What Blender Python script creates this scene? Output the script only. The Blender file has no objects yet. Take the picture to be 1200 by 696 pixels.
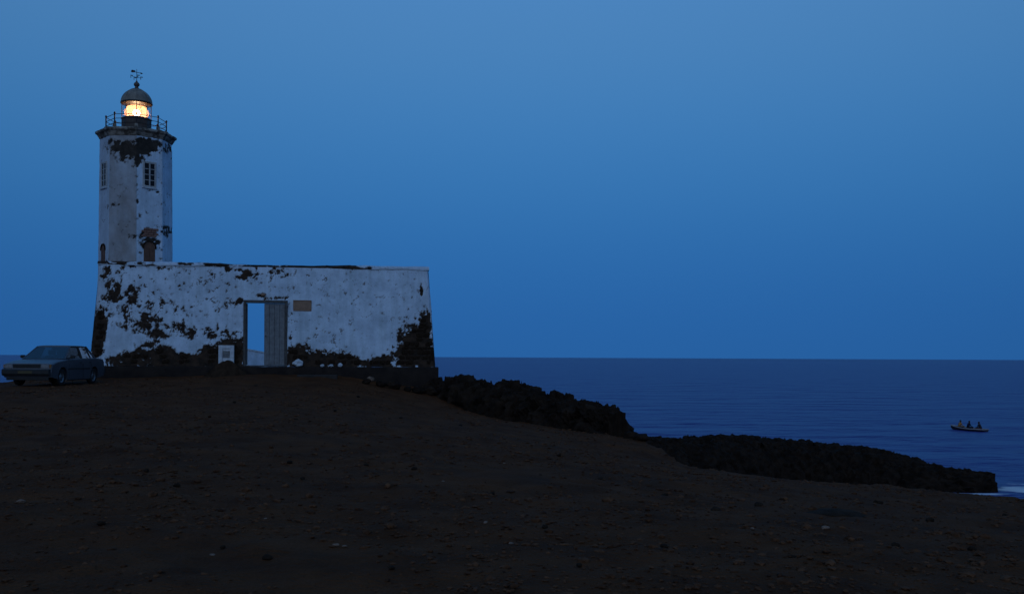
import bpy, bmesh, math, random
import numpy as np
from mathutils import Vector, Matrix, Euler

R = math.radians
random.seed(7)
rng = np.random.default_rng(11)
scene = bpy.context.scene
COL = scene.collection

# ------------------------------------------------------------------ camera, sky, sun, exposure
F = 1167.0                      # focal length in photo pixels (1200 wide): a 35 mm lens
CAMZ = 8.0                      # camera height above the sea
cam_d = bpy.data.cameras.new('camera')
cam_d.lens = 36.0 * F / 1200.0
cam_d.sensor_width = 36.0
cam_d.shift_y = 70.6 / 1200.0
cam_d.clip_start = 0.1
cam_d.clip_end = 120000.0
cam = bpy.data.objects.new('camera', cam_d)
COL.objects.link(cam)
pitch = 0.0                     # level camera, frame shifted upwards
cam.matrix_world = (Matrix.Translation((0, 0, CAMZ)) @ Euler((R(90) + pitch, 0, 0)).to_matrix().to_4x4()
                    @ Matrix.Rotation(0.005, 4, 'Z'))
scene.camera = cam

SUN_EL = R(3.0)
SUN_AZ = R(182.0)               # clockwise from the view direction (+Y): behind the camera
world = bpy.data.worlds.new('World')
scene.world = world
world.use_nodes = True
wn, wl = world.node_tree.nodes, world.node_tree.links
bg = wn['Background']
sky = wn.new('ShaderNodeTexSky')
sky.sky_type = 'NISHITA'
sky.sun_disc = False
sky.sun_elevation = SUN_EL
sky.sun_rotation = SUN_AZ
sky.ozone_density = 4.0
sky.dust_density = 0.3
sky.air_density = 1.0
tc = wn.new('ShaderNodeTexCoord')
lift = wn.new('ShaderNodeVectorMath'); lift.operation = 'MULTIPLY_ADD'
lift.inputs[1].default_value = (1, 1, 0.8)
lift.inputs[2].default_value = (0, 0, 0.22)
wl.new(tc.outputs['Generated'], lift.inputs[0])
nrm = wn.new('ShaderNodeVectorMath'); nrm.operation = 'NORMALIZE'
wl.new(lift.outputs[0], nrm.inputs[0])
wl.new(nrm.outputs[0], sky.inputs[0])
sep = wn.new('ShaderNodeSeparateXYZ')
wl.new(tc.outputs['Generated'], sep.inputs[0])
ramp = wn.new('ShaderNodeValToRGB')           # dusk: the air darkens and deepens towards the horizon
ramp.color_ramp.interpolation = 'B_SPLINE'
ramp.color_ramp.elements[0].position = 0.0
ramp.color_ramp.elements[0].color = (0.108, 0.204, 0.338, 1)
ramp.color_ramp.elements[1].position = 0.34
ramp.color_ramp.elements[1].color = (0.90, 0.77, 0.69, 1)
e = ramp.color_ramp.elements.new(0.16)
e.color = (0.285, 0.415, 0.49, 1)
e = ramp.color_ramp.elements.new(0.08)
e.color = (0.165, 0.285, 0.405, 1)
e = ramp.color_ramp.elements.new(0.25)
e.color = (0.54, 0.60, 0.61, 1)
e = ramp.color_ramp.elements.new(0.5)
e.color = (0.95, 0.93, 0.94, 1)
e = ramp.color_ramp.elements.new(0.75)
e.color = (0.95, 1.05, 1.25, 1)
wl.new(sep.outputs['Z'], ramp.inputs[0])
mul = wn.new('ShaderNodeMix'); mul.data_type = 'RGBA'; mul.blend_type = 'MULTIPLY'
mul.inputs[0].default_value = 1.0
wl.new(sky.outputs[0], mul.inputs[6])
wl.new(ramp.outputs[0], mul.inputs[7])
wl.new(mul.outputs[2], bg.inputs[0])
bg.inputs[1].default_value = 0.13

sun_d = bpy.data.lights.new('sun', 'SUN')
sun_d.energy = 0.13
sun_d.angle = R(95)
sun_d.color = (0.92, 0.97, 1.0)
sun = bpy.data.objects.new('sun', sun_d)
COL.objects.link(sun)
se = R(13)
sd = Vector((math.sin(SUN_AZ) * math.cos(se), math.cos(SUN_AZ) * math.cos(se), math.sin(se)))
sun.rotation_euler = (-sd).to_track_quat('-Z', 'Y').to_euler()

vs = scene.view_settings
vs.view_transform = 'Standard'
vs.look = 'None'
vs.gamma = 1.0
vs.use_curve_mapping = False
vs.exposure = 1.8

# ------------------------------------------------------------------ numpy noise
def _h(ix, iy, iz, seed):
    h = (ix * 374761393 + iy * 668265263 + iz * 2147483647 % 4294967296 + iz * 1274126177 + seed * 974711) & 0xffffffff
    h = ((h ^ (h >> 13)) * 1274126177) & 0xffffffff
    h = ((h ^ (h >> 16)) * 2246822519) & 0xffffffff
    return ((h ^ (h >> 15)) & 0xffffff) / float(0xffffff)

def vnoise(p, seed=0):
    p = np.asarray(p, dtype=np.float64)
    i = np.floor(p).astype(np.int64)
    f = p - i
    f = f * f * (3 - 2 * f)
    out = 0
    for dx in (0, 1):
        wx = f[:, 0] if dx else 1 - f[:, 0]
        for dy in (0, 1):
            wy = f[:, 1] if dy else 1 - f[:, 1]
            for dz in (0, 1):
                wz = f[:, 2] if dz else 1 - f[:, 2]
                out = out + wx * wy * wz * _h(i[:, 0] + dx, i[:, 1] + dy, i[:, 2] + dz, seed)
    return out                                    # 0..1

def fbm(p, octaves=4, seed=0, gain=0.5, lac=2.03):
    p = np.asarray(p, dtype=np.float64)
    a, s, t = 1.0, 0.0, 0.0
    for o in range(octaves):
        s = s + a * vnoise(p * lac ** o + 17.3 * o, seed + o)
        t += a
        a *= gain
    return s / t                                  # 0..1

def blocks(p, seed=0):
    """random height of the nearest cell: stepped, angular blocks"""
    p = np.asarray(p, dtype=np.float64)
    i = np.floor(p).astype(np.int64)
    best = np.full(len(p), 9.0); val = np.zeros(len(p))
    for dx in (-1, 0, 1):
        for dy in (-1, 0, 1):
            for dz in (-1, 0, 1):
                c = i + np.array([dx, dy, dz])
                q = np.stack([c[:, k] + _h(c[:, 0], c[:, 1], c[:, 2], seed + 4 * k) for k in range(3)], 1)
                d = ((p - q) ** 2).sum(1)
                m = d < best
                best = np.where(m, d, best)
                val = np.where(m, _h(c[:, 0], c[:, 1], c[:, 2], seed + 77), val)
    return val

def worley(p, seed=0):
    p = np.asarray(p, dtype=np.float64)
    i = np.floor(p).astype(np.int64)
    best = np.full(len(p), 9.0)
    for dx in (-1, 0, 1):
        for dy in (-1, 0, 1):
            for dz in (-1, 0, 1):
                c = i + np.array([dx, dy, dz])
                q = np.stack([c[:, 0] + _h(c[:, 0], c[:, 1], c[:, 2], seed),
                              c[:, 1] + _h(c[:, 0], c[:, 1], c[:, 2], seed + 5),
                              c[:, 2] + _h(c[:, 0], c[:, 1], c[:, 2], seed + 9)], 1)
                best = np.minimum(best, ((p - q) ** 2).sum(1))
    return np.sqrt(best)

# ------------------------------------------------------------------ object helpers
class MB:
    """collects shapes; build() links them as ONE mesh object"""
    def __init__(s):
        s.v, s.f, s.mi, s.cur = [], [], [], 0
    def add(s, verts, faces):
        b = len(s.v)
        s.v.extend([tuple(map(float, p)) for p in verts])
        s.f.extend([tuple(b + i for i in q) for q in faces])
        s.mi.extend([s.cur] * len(faces))
        return s
    def box(s, x0, x1, y0, y1, z0, z1, bev=0.0):
        if bev <= 0:
            v = [(x, y, z) for x in (x0, x1) for y in (y0, y1) for z in (z0, z1)]
            return s.add(v, [(0, 1, 3, 2), (4, 6, 7, 5), (0, 4, 5, 1), (2, 3, 7, 6), (0, 2, 6, 4), (1, 5, 7, 3)])
        bm = bmesh.new()
        bmesh.ops.create_cube(bm, size=1)
        for v in bm.verts:
            v.co = (x0 + (v.co.x + .5) * (x1 - x0), y0 + (v.co.y + .5) * (y1 - y0), z0 + (v.co.z + .5) * (z1 - z0))
        bmesh.ops.bevel(bm, geom=bm.edges[:], offset=bev, segments=1, affect='EDGES')
        return s.bm(bm)
    def bm(s, bm, M=None):
        bm.verts.index_update()
        vv = [(M @ v.co) if M else v.co for v in bm.verts]
        s.add(vv, [[v.index for v in f.verts] for f in bm.faces])
        bm.free()
        return s
    def hexa(s, bot, top):
        return s.add(list(bot) + list(top), [(3, 2, 1, 0), (4, 5, 6, 7), (0, 1, 5, 4), (1, 2, 6, 5), (2, 3, 7, 6), (3, 0, 4, 7)])
    def tube(s, p0, p1, r0, r1=None, n=8, caps=True):
        r1 = r0 if r1 is None else r1
        p0, p1 = Vector(p0), Vector(p1)
        q = (p1 - p0).to_track_quat('Z', 'Y').to_matrix()
        v = []
        for p, r in ((p0, r0), (p1, r1)):
            for i in range(n):
                a = 2 * math.pi * i / n
                v.append(p + q @ Vector((r * math.cos(a), r * math.sin(a), 0)))
        f = [(i, (i + 1) % n, n + (i + 1) % n, n + i) for i in range(n)]
        if caps:
            f += [tuple(range(n - 1, -1, -1)), tuple(range(n, 2 * n))]
        return s.add(v, f)
    def lathe(s, prof, n=16, a0=0.0, caps=True, M=None):
        v, f = [], []
        for (r, z) in prof:
            for i in range(n):
                a = a0 + 2 * math.pi * i / n
                p = Vector((r * math.cos(a), r * math.sin(a), z))
                v.append(M @ p if M else p)
        for k in range(len(prof) - 1):
            for i in range(n):
                j = (i + 1) % n
                f.append((k * n + i, k * n + j, (k + 1) * n + j, (k + 1) * n + i))
        if caps:
            f.append(tuple(range(n - 1, -1, -1)))
            b = (len(prof) - 1) * n
            f.append(tuple(range(b, b + n)))
        return s.add(v, f)
    def prism(s, poly, axis, lo, hi):
        """poly: 2-D outline; axis 'y': (x,z) outline run along y; 'x': (y,z) run along x; 'z': (x,y) run along z"""
        n = len(poly)
        def mk(p, t):
            return (p[0], t, p[1]) if axis == 'y' else ((t, p[0], p[1]) if axis == 'x' else (p[0], p[1], t))
        v = [mk(p, lo) for p in poly] + [mk(p, hi) for p in poly]
        f = [(i, (i + 1) % n, n + (i + 1) % n, n + i) for i in range(n)]
        f += [tuple(range(n - 1, -1, -1)), tuple(range(n, 2 * n))]
        return s.add(v, f)
    def build(s, name, mats, parent=None, smooth=False, fixn=True):
        me = bpy.data.meshes.new(name)
        me.from_pydata(s.v, [], s.f)
        return finish(name, me, mats, parent, smooth, s.mi, fixn)

def finish(name, me, mats, parent=None, smooth=False, mi=None, fixn=True):
    mats = mats if isinstance(mats, (list, tuple)) else [mats]
    for m in mats:
        me.materials.append(m)
    if mi is not None and len(mats) > 1:
        me.polygons.foreach_set('material_index', mi)
    if fixn:
        b = bmesh.new(); b.from_mesh(me)
        bmesh.ops.recalc_face_normals(b, faces=b.faces)
        b.to_mesh(me); b.free()
    if smooth:
        me.polygons.foreach_set('use_smooth', [True] * len(me.polygons))
    me.update()
    o = bpy.data.objects.new(name, me)
    COL.objects.link(o)
    if parent is not None:
        o.parent = parent
    return o

def grid_mesh(name, P, mats, parent=None, keep=None, attrs=None, smooth=True, flip=False, extra=None):
    """P: (n, m, 3) array of points -> one sheet; keep: (n-1, m-1) bool of quads"""
    n, m = P.shape[:2]
    idx = np.arange(n * m).reshape(n, m)
    q = np.stack([idx[:-1, :-1], idx[1:, :-1], idx[1:, 1:], idx[:-1, 1:]], -1)
    if flip:
        q = q[..., ::-1]
    q = q[keep] if keep is not None else q.reshape(-1, 4)
    V = P.reshape(-1, 3)
    faces = q.tolist()
    sm = [smooth] * len(faces)
    nv = len(V)
    if extra is not None:
        V = np.vstack([V, np.array(extra.v)])
        faces += [[nv + i for i in f] for f in extra.f]
        sm += [False] * len(extra.f)
    me = bpy.data.meshes.new(name)
    me.from_pydata(V.tolist(), [], faces)
    me.polygons.foreach_set('use_smooth', sm)
    if attrs:
        for k, a in attrs.items():
            at = me.attributes.new(k, 'FLOAT', 'POINT')
            a = np.asarray(a, dtype=np.float32).ravel()
            if extra is not None:
                a = np.concatenate([a, np.full(len(extra.v), float(np.median(a)), np.float32)])
            at.data.foreach_set('value', a)
    return finish(name, me, mats, parent, False, None, False)

def empty(name, loc, rz=0.0, label=None, cat=None, group=None):
    o = bpy.data.objects.new(name, None)
    o.empty_display_size = 0.3
    COL.objects.link(o)
    o.location = loc
    o.rotation_euler = (0, 0, rz)
    return tag(o, label, cat, group)

def tag(o, label=None, cat=None, group=None, kind=None):
    for k, v in (('label', label), ('category', cat), ('group', group), ('kind', kind)):
        if v:
            o[k] = v
    return o

# ------------------------------------------------------------------ materials
def mat(name, c1, c2=None, scale=3.0, rough=0.85, bump=0.0, bscale=30.0, metal=0.0, spec=0.3, detail=6.0, lo=0.35, hi=0.65):
    m = bpy.data.materials.new(name)
    m.use_nodes = True
    n, l = m.node_tree.nodes, m.node_tree.links
    b = n['Principled BSDF']
    b.inputs['Roughness'].default_value = rough
    b.inputs['Metallic'].default_value = metal
    b.inputs['Specular IOR Level'].default_value = spec
    tcn = n.new('ShaderNodeTexCoord')
    c2 = c2 or tuple(x * 0.7 for x in c1)
    no = n.new('ShaderNodeTexNoise')
    no.inputs['Scale'].default_value = scale
    no.inputs['Detail'].default_value = detail
    no.inputs['Roughness'].default_value = 0.62
    l.new(tcn.outputs['Object'], no.inputs['Vector'])
    rp = n.new('ShaderNodeValToRGB')
    rp.color_ramp.elements[0].position = lo
    rp.color_ramp.elements[0].color = (*c1, 1)
    rp.color_ramp.elements[1].position = hi
    rp.color_ramp.elements[1].color = (*c2, 1)
    l.new(no.outputs['Fac'], rp.inputs[0])
    l.new(rp.outputs[0], b.inputs['Base Color'])
    if bump:
        nb = n.new('ShaderNodeTexNoise')
        nb.inputs['Scale'].default_value = bscale
        nb.inputs['Detail'].default_value = 8
        l.new(tcn.outputs['Object'], nb.inputs['Vector'])
        bp = n.new('ShaderNodeBump')
        bp.inputs['Strength'].default_value = bump
        bp.inputs['Distance'].default_value = 0.05
        l.new(nb.outputs['Fac'], bp.inputs['Height'])
        l.new(bp.outputs[0], b.inputs['Normal'])
    return m

def emit(name, col, s):
    m = bpy.data.materials.new(name)
    m.use_nodes = True
    n, l = m.node_tree.nodes, m.node_tree.links
    n.remove(n['Principled BSDF'])
    em = n.new('ShaderNodeEmission')
    em.inputs[0].default_value = (*col, 1)
    em.inputs[1].default_value = s
    l.new(em.outputs[0], n['Material Output'].inputs[0])
    return m

def glass(name, tint, gloss=0.08, rough=0.02, blend=0.25):
    """thin pane: mostly see-through, mirror-like at a slant"""
    m = bpy.data.materials.new(name)
    m.use_nodes = True
    n, l = m.node_tree.nodes, m.node_tree.links
    n.remove(n['Principled BSDF'])
    t = n.new('ShaderNodeBsdfTransparent'); t.inputs[0].default_value = (*tint, 1)
    g = n.new('ShaderNodeBsdfGlossy'); g.inputs['Roughness'].default_value = rough
    fr = n.new('ShaderNodeLayerWeight'); fr.inputs[0].default_value = blend
    ma = n.new('ShaderNodeMath'); ma.operation = 'ADD'; ma.use_clamp = True
    ma.inputs[1].default_value = gloss
    l.new(fr.outputs['Fresnel'], ma.inputs[0])
    mx = n.new('ShaderNodeMixShader')
    l.new(ma.outputs[0], mx.inputs[0]); l.new(t.outputs[0], mx.inputs[1]); l.new(g.outputs[0], mx.inputs[2])
    l.new(mx.outputs[0], n['Material Output'].inputs[0])
    return m

def plaster_mat(name, white, white2, stone, stone2, tint=None):
    """limewash over dark masonry; attribute 'expo' says where the render coat has fallen off"""
    m = bpy.data.materials.new(name)
    m.use_nodes = True
    n, l = m.node_tree.nodes, m.node_tree.links
    b = n['Principled BSDF']
    b.inputs['Roughness'].default_value = 0.93
    b.inputs['Specular IOR Level'].default_value = 0.15
    tcn = n.new('ShaderNodeTexCoord')
    def noise(scale, det=6, rough=.6, stretch=None):
        q = n.new('ShaderNodeTexNoise')
        q.inputs['Scale'].default_value = scale
        q.inputs['Detail'].default_value = det
        q.inputs['Roughness'].default_value = rough
        if stretch:
            mp = n.new('ShaderNodeMapping')
            mp.inputs['Scale'].default_value = stretch
            l.new(tcn.outputs['Object'], mp.inputs[0]); l.new(mp.outputs[0], q.inputs['Vector'])
        else:
            l.new(tcn.outputs['Object'], q.inputs['Vector'])
        return q
    def cr(fac, p0, c0, p1, c1):
        q = n.new('ShaderNodeValToRGB')
        q.color_ramp.elements[0].position = p0; q.color_ramp.elements[0].color = (*c0, 1)
        q.color_ramp.elements[1].position = p1; q.color_ramp.elements[1].color = (*c1, 1)
        l.new(fac, q.inputs[0])
        return q
    pl = cr(noise(1.4, 8, .68).outputs['Fac'], .38, white2, .60, white)
    streak = cr(noise(1.0, 5, .6, (5.0, 5.0, 0.5)).outputs['Fac'], .36, (.86, .87, .85), .56, (1, 1, 1))
    speck = cr(noise(9.0, 5, .75).outputs['Fac'], .30, (.45, .42, .38), .40, (1, 1, 1))
    def mulc(a, c):
        q = n.new('ShaderNodeMix'); q.data_type = 'RGBA'; q.blend_type = 'MULTIPLY'; q.inputs[0].default_value = 1
        l.new(a, q.inputs[6]); l.new(c, q.inputs[7])
        return q.outputs[2]
    plc = mulc(mulc(pl.outputs[0], streak.outputs[0]), speck.outputs[0])
    if tint:                                  # attribute 'rust': warm weathered render, plus the left facets' shade put into the colour
        ar = n.new('ShaderNodeAttribute'); ar.attribute_name = 'rust_shade'
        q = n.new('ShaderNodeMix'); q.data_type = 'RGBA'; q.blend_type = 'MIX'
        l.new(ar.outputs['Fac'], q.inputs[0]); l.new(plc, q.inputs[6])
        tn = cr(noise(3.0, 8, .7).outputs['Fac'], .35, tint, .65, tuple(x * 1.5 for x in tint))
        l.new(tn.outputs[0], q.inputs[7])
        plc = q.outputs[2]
    stn = cr(noise(4.5, 8, .7).outputs['Fac'], .35, stone, .68, stone2)
    at = n.new('ShaderNodeAttribute'); at.attribute_name = 'expo'
    fine = noise(22.0, 4, .7)
    ad = n.new('ShaderNodeMath'); ad.operation = 'MULTIPLY_ADD'
    ad.inputs[1].default_value = 0.7; ad.inputs[2].default_value = -0.35
    l.new(fine.outputs['Fac'], ad.inputs[0])
    sm = n.new('ShaderNodeMath'); sm.operation = 'ADD'
    l.new(at.outputs['Fac'], sm.inputs[0]); l.new(ad.outputs[0], sm.inputs[1])
    thin = n.new('ShaderNodeMapRange'); thin.inputs[1].default_value = .16; thin.inputs[2].default_value = .42; thin.inputs[4].default_value = .8
    l.new(sm.outputs[0], thin.inputs[0])
    grime = cr(noise(7.0, 7, .7).outputs['Fac'], .38, (.115, .105, .10), .62, (.26, .265, .27))
    gm = n.new('ShaderNodeMix'); gm.data_type = 'RGBA'
    l.new(thin.outputs[0], gm.inputs[0]); l.new(plc, gm.inputs[6]); l.new(grime.outputs[0], gm.inputs[7])
    plc = gm.outputs[2]
    mr = n.new('ShaderNodeMapRange'); mr.inputs[1].default_value = .42; mr.inputs[2].default_value = .58
    l.new(sm.outputs[0], mr.inputs[0])
    mx = n.new('ShaderNodeMix'); mx.data_type = 'RGBA'
    l.new(mr.outputs[0], mx.inputs[0]); l.new(plc, mx.inputs[6]); l.new(stn.outputs[0], mx.inputs[7])
    l.new(mx.outputs[2], b.inputs['Base Color'])
    bp = n.new('ShaderNodeBump'); bp.inputs['Strength'].default_value = .5; bp.inputs['Distance'].default_value = .03
    l.new(noise(12.0, 9, .7).outputs['Fac'], bp.inputs['Height'])
    l.new(bp.outputs[0], b.inputs['Normal'])
    return m

M = {}
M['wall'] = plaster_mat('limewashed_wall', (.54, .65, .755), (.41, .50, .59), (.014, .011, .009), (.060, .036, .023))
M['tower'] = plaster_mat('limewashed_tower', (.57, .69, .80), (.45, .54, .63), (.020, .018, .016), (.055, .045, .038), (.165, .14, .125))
M['plinth'] = mat('plinth_stone', (.010, .006, .0045), (.022, .014, .010), 2.5, .95, .6, 14)
M['stone'] = mat('basalt_stone', (.014, .009, .006), (.042, .026, .017), 4.0, .97, .6, 20, spec=.04)
M['white_stone'] = mat('whitewashed_stone', (.55, .60, .64), (.36, .39, .42), 5.0, .9, .4, 20)
M['brick'] = mat('old_brick', (.26, .135, .10), (.18, .095, .07), 8.0, .9, .4, 40)
M['cornice'] = mat('weathered_cornice', (.26, .235, .20), (.075, .062, .05), 4.0, .95, .5, 20, lo=.42, hi=.56)
M['iron'] = mat('dark_iron', (.020, .018, .018), (.05, .032, .025), 12, .6, metal=.4)
M['dome'] = mat('dull_copper_dome', (.22, .20, .165), (.13, .115, .095), 5, .6, .2, 30)
M['murette'] = mat('lantern_base_metal', (.10, .075, .062), (.05, .04, .034), 4, .7, .2)
M['pane'] = mat('dark_window_pane', (.012, .013, .016), (.02, .02, .022), 2, .2, spec=.12)
M['white_wood'] = mat('white_painted_wood', (.42, .43, .42), (.25, .26, .26), 9, .7, .2, 40)
M['grey_wood'] = mat('grey_weathered_wood', (.19, .20, .205), (.12, .125, .13), 6, .8, .4, 30)
M['frame_wood'] = mat('grey_frame_wood', (.09, .088, .085), (.05, .048, .046), 7, .85, .4, 30)
M['brown_wood'] = mat('brown_wood', (.15, .075, .048), (.09, .048, .032), 8, .75, .3, 30)
M['bronze'] = mat('brown_plaque', (.27, .165, .105), (.20, .12, .08), 6, .6, .15, 30)
M['concrete'] = mat('pale_concrete', (.042, .036, .032), (.026, .021, .018), 3, .95, .4, 20)
M['ground'] = mat('bare_stony_soil', (.055, .020, .0072), (.100, .038, .0138), 1.1, .97, 1.0, 22, spec=.08, detail=12)
M['gravel'] = mat('gravel_stone', (.036, .014, .006), (.120, .054, .026), 7.7, .95, .3, 30, spec=.1)
M['pale_stone'] = mat('pale_pebble', (.20, .13, .09), (.13, .085, .06), 6, .9, .3, 30)
M['rock'] = mat('black_lava_rock', (.009, .0058, .004), (.028, .017, .011), 1.6, .95, 1.0, 7, spec=.08)
M['glass'] = glass('lantern_glass', (.95, .95, .96), .02, .02, .06)
M['heap'] = mat('heaped_earth', (.022, .013, .008), (.045, .027, .017), 5, .97, .8, 25, spec=.05)

# sea: displaced swell + ripples, foam from an attribute where swell breaks on the ledge
def sea_mat():
    m = bpy.data.materials.new('sea_water')
    m.use_nodes = True
    n, l = m.node_tree.nodes, m.node_tree.links
    b = n['Principled BSDF']
    b.inputs['Base Color'].default_value = (.026, .030, .175, 1)
    b.inputs['Roughness'].default_value = .34
    b.inputs['Specular IOR Level'].default_value = .22
    b.inputs['IOR'].default_value = 1.333
    g = n.new('ShaderNodeNewGeometry')
    mp = n.new('ShaderNodeMapping'); mp.inputs['Scale'].default_value = (.45, .9, 1)
    l.new(g.outputs['Position'], mp.inputs[0])
    a = n.new('ShaderNodeTexNoise'); a.inputs['Scale'].default_value = 1.3; a.inputs['Detail'].default_value = 5; a.inputs['Roughness'].default_value = .65
    l.new(mp.outputs[0], a.inputs['Vector'])
    c = n.new('ShaderNodeTexNoise'); c.inputs['Scale'].default_value = .12; c.inputs['Detail'].default_value = 4
    l.new(mp.outputs[0], c.inputs['Vector'])
    b1 = n.new('ShaderNodeBump'); b1.inputs['Strength'].default_value = .9; b1.inputs['Distance'].default_value = .35
    b2 = n.new('ShaderNodeBump'); b2.inputs['Strength'].default_value = .9; b2.inputs['Distance'].default_value = 4.0
    l.new(a.outputs['Fac'], b1.inputs['Height']); l.new(c.outputs['Fac'], b2.inputs['Height'])
    l.new(b2.outputs[0], b1.inputs['Normal'])
    l.new(b1.outputs[0], b.inputs['Normal'])
    at = n.new('ShaderNodeAttribute'); at.attribute_name = 'foam'
    fn = n.new('ShaderNodeTexNoise'); fn.inputs['Scale'].default_value = 1.5; fn.inputs['Detail'].default_value = 8; fn.inputs['Roughness'].default_value = .7
    mf = n.new('ShaderNodeMapping'); mf.inputs['Scale'].default_value = (.5, 1.3, 1)
    l.new(g.outputs['Position'], mf.inputs[0]); l.new(mf.outputs[0], fn.inputs['Vector'])
    ad = n.new('ShaderNodeMath'); ad.operation = 'ADD'
    l.new(at.outputs['Fac'], ad.inputs[0]); l.new(fn.outputs['Fac'], ad.inputs[1])
    mr = n.new('ShaderNodeMapRange'); mr.inputs[1].default_value = .98; mr.inputs[2].default_value = 1.22
    l.new(ad.outputs[0], mr.inputs[0])
    df = n.new('ShaderNodeBsdfDiffuse'); df.inputs[0].default_value = (.62, .64, .66, 1)
    mx = n.new('ShaderNodeMixShader')
    l.new(mr.outputs[0], mx.inputs[0]); l.new(b.outputs[0], mx.inputs[1]); l.new(df.outputs[0], mx.inputs[2])
    l.new(mx.outputs[0], n['Material Output'].inputs[0])
    return m
M['sea'] = sea_mat()

# ------------------------------------------------------------------ pixel -> place helpers
def hor(px):
    return 416.1 + 0.005 * px - 0.5
def X_at(px, Y):
    return (px - 600.0) / F * Y
def Z_at(px, py, Y):
    return CAMZ + (hor(px) - py) / F * Y

# ------------------------------------------------------------------ terrain
EDGE = [(-70, 26), (-40, 30), (-23, 33.6), (-19.2, 35.6), (-19.0, 40), (-20.6, 46), (-21, 58), (-12, 60), (-5, 56), (-2.4, 48),
        (-1.2, 43.5), (1.3, 39.2), (4.1, 34.2), (4.3, 32.0), (4.9, 29.6), (5.6, 27.9), (7.1, 26.9), (9.3, 25.5), (10.8, 24.0),
        (12.0, 23.3), (16, 21.4), (30, 17), (70, 10), (70, -30), (-70, -30)]
CTRL = [(-6, 0, -1.62), (0, 0, -1.62), (6, 0, -1.68), (0, -15, -1.6), (-20, -5, -1.5), (20, -5, -2.3), (0, 7, -1.62), (-4, 7, -1.60), (4, 7, -1.70),
        (-8, 14, -1.50), (0, 14, -1.72), (6, 14, -2.20), (11, 16, -2.8), (-12, 24, -1.27), (-6, 24, -1.42), (-1, 24, -1.85), (4, 24, -2.6),
        (-17, 33, -1.06), (-16.2, 34, -1.05), (-15.4, 34, -1.05), (-17, 36.5, -1.04), (-15.4, 36.5, -1.03), (-18.2, 35.2, -1.06), (-40, 28, -1.3), (-30, 10, -1.4),
        (-10, 33, -1.12), (-5, 33, -1.55), (0, 33, -2.25), (3.7, 33, -2.62), (-17, 39.5, -.92), (-12, 40.2, -.78), (-8.5, 40.6, -.74), (-6, 41, -.98), (-3.3, 41.4, -1.48),
        (-2.0, 40, -2.0), (0, 37.5, -2.32), (2.4, 35, -2.55), (4.8, 29.4, -3.0), (5.4, 27.8, -3.1), (7, 26.8, -3.2), (9.2, 25.4, -3.2), (10.7, 23.9, -3.2), (11.9, 23.2, -3.2),
        (16, 21, -3.25), (30, 15, -3.4), (60, 5, -3.5), (-60, 0, -1.5), (-60, 24, -1.4), (-10, 48, -.85), (-18, 50, -.95), (-6, 50, -1.2), (-12, 58, -1.2), (-10, 44, -.75), (0, 44, -1.9)]
CT = np.array(CTRL)
def _tps(r2):
    return np.where(r2 > 1e-9, 0.5 * r2 * np.log(np.maximum(r2, 1e-9)), 0.0)
_n = len(CT)
_K = _tps(((CT[:, None, :2] - CT[None, :, :2]) ** 2).sum(-1)) + np.eye(_n) * 0.6
_Pm = np.hstack([np.ones((_n, 1)), CT[:, :2]])
_sol = np.linalg.solve(np.block([[_K, _Pm], [_Pm.T, np.zeros((3, 3))]]), np.concatenate([CT[:, 2], np.zeros(3)]))
def tps_eval(x, y):
    out = _sol[_n] + _sol[_n + 1] * x + _sol[_n + 2] * y
    for i in range(_n):
        out = out + _sol[i] * _tps((x - CT[i, 0]) ** 2 + (y - CT[i, 1]) ** 2)
    return out
def edge_dist(x, y):
    """signed distance to the plateau's edge, + outside"""
    E_ = np.array(EDGE, float)
    A, B = E_, np.roll(E_, -1, 0)
    d = np.full(x.shape, 1e9)
    ins = np.zeros(x.shape, bool)
    for a, b in zip(A, B):
        ab = b - a
        t = np.clip(((x - a[0]) * ab[0] + (y - a[1]) * ab[1]) / (ab @ ab), 0, 1)
        d = np.minimum(d, np.hypot(x - a[0] - t * ab[0], y - a[1] - t * ab[1]))
        c = ((a[1] > y) != (b[1] > y)) & (x < (b[0] - a[0]) * (y - a[1]) / (b[1] - a[1] + 1e-12) + a[0])
        ins ^= c
    return np.where(ins, -d, d)
def ground_z(x, y, rough=True):
    x = np.atleast_1d(np.asarray(x, float)); y = np.atleast_1d(np.asarray(y, float))
    z = tps_eval(x, y)
    p = np.stack([x, y, x * 0], 1)
    d = edge_dist(x, y) + (fbm(p * .9, 4, 3) - .5) * 1.0
    near_car = np.exp(-(((x + 16.2) / 2.2) ** 2 + ((y - 35.2) / 3.2) ** 2) ** 2)
    if rough:
        z = z + (1 - near_car) * ((fbm(p * .35, 4, 21) - .5) * .22 + (fbm(p * 1.9, 4, 22) - .5) * .15 + (fbm(p * 5.5, 3, 23) - .5) * .06)
    drop = np.where(d > 0, 1.25 * d + .05 * d * d, 0)
    z = CAMZ + z - drop - np.where(d > 0, (fbm(p * 1.3, 4, 31) - .5) * np.minimum(d, 1.5) * 1.1, 0)
    return np.maximum(z, -2.0)

xs = np.concatenate([np.linspace(-75, -23, 40)[:-1], np.arange(-23, 20, .17), np.linspace(20, 75, 45)])
ys = np.concatenate([np.linspace(-30, 2, 24)[:-1], np.arange(2, 47, .17), np.linspace(47, 72, 60)])
GX, GY = np.meshgrid(xs, ys, indexing='ij')
GZ = ground_z(GX.ravel(), GY.ravel()).reshape(GX.shape)
ground = grid_mesh('ground', np.stack([GX, GY, GZ], -1), M['ground'])
tag(ground, 'dark brown stony bare ground sloping down to the rocks', None, None, 'structure')

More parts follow.
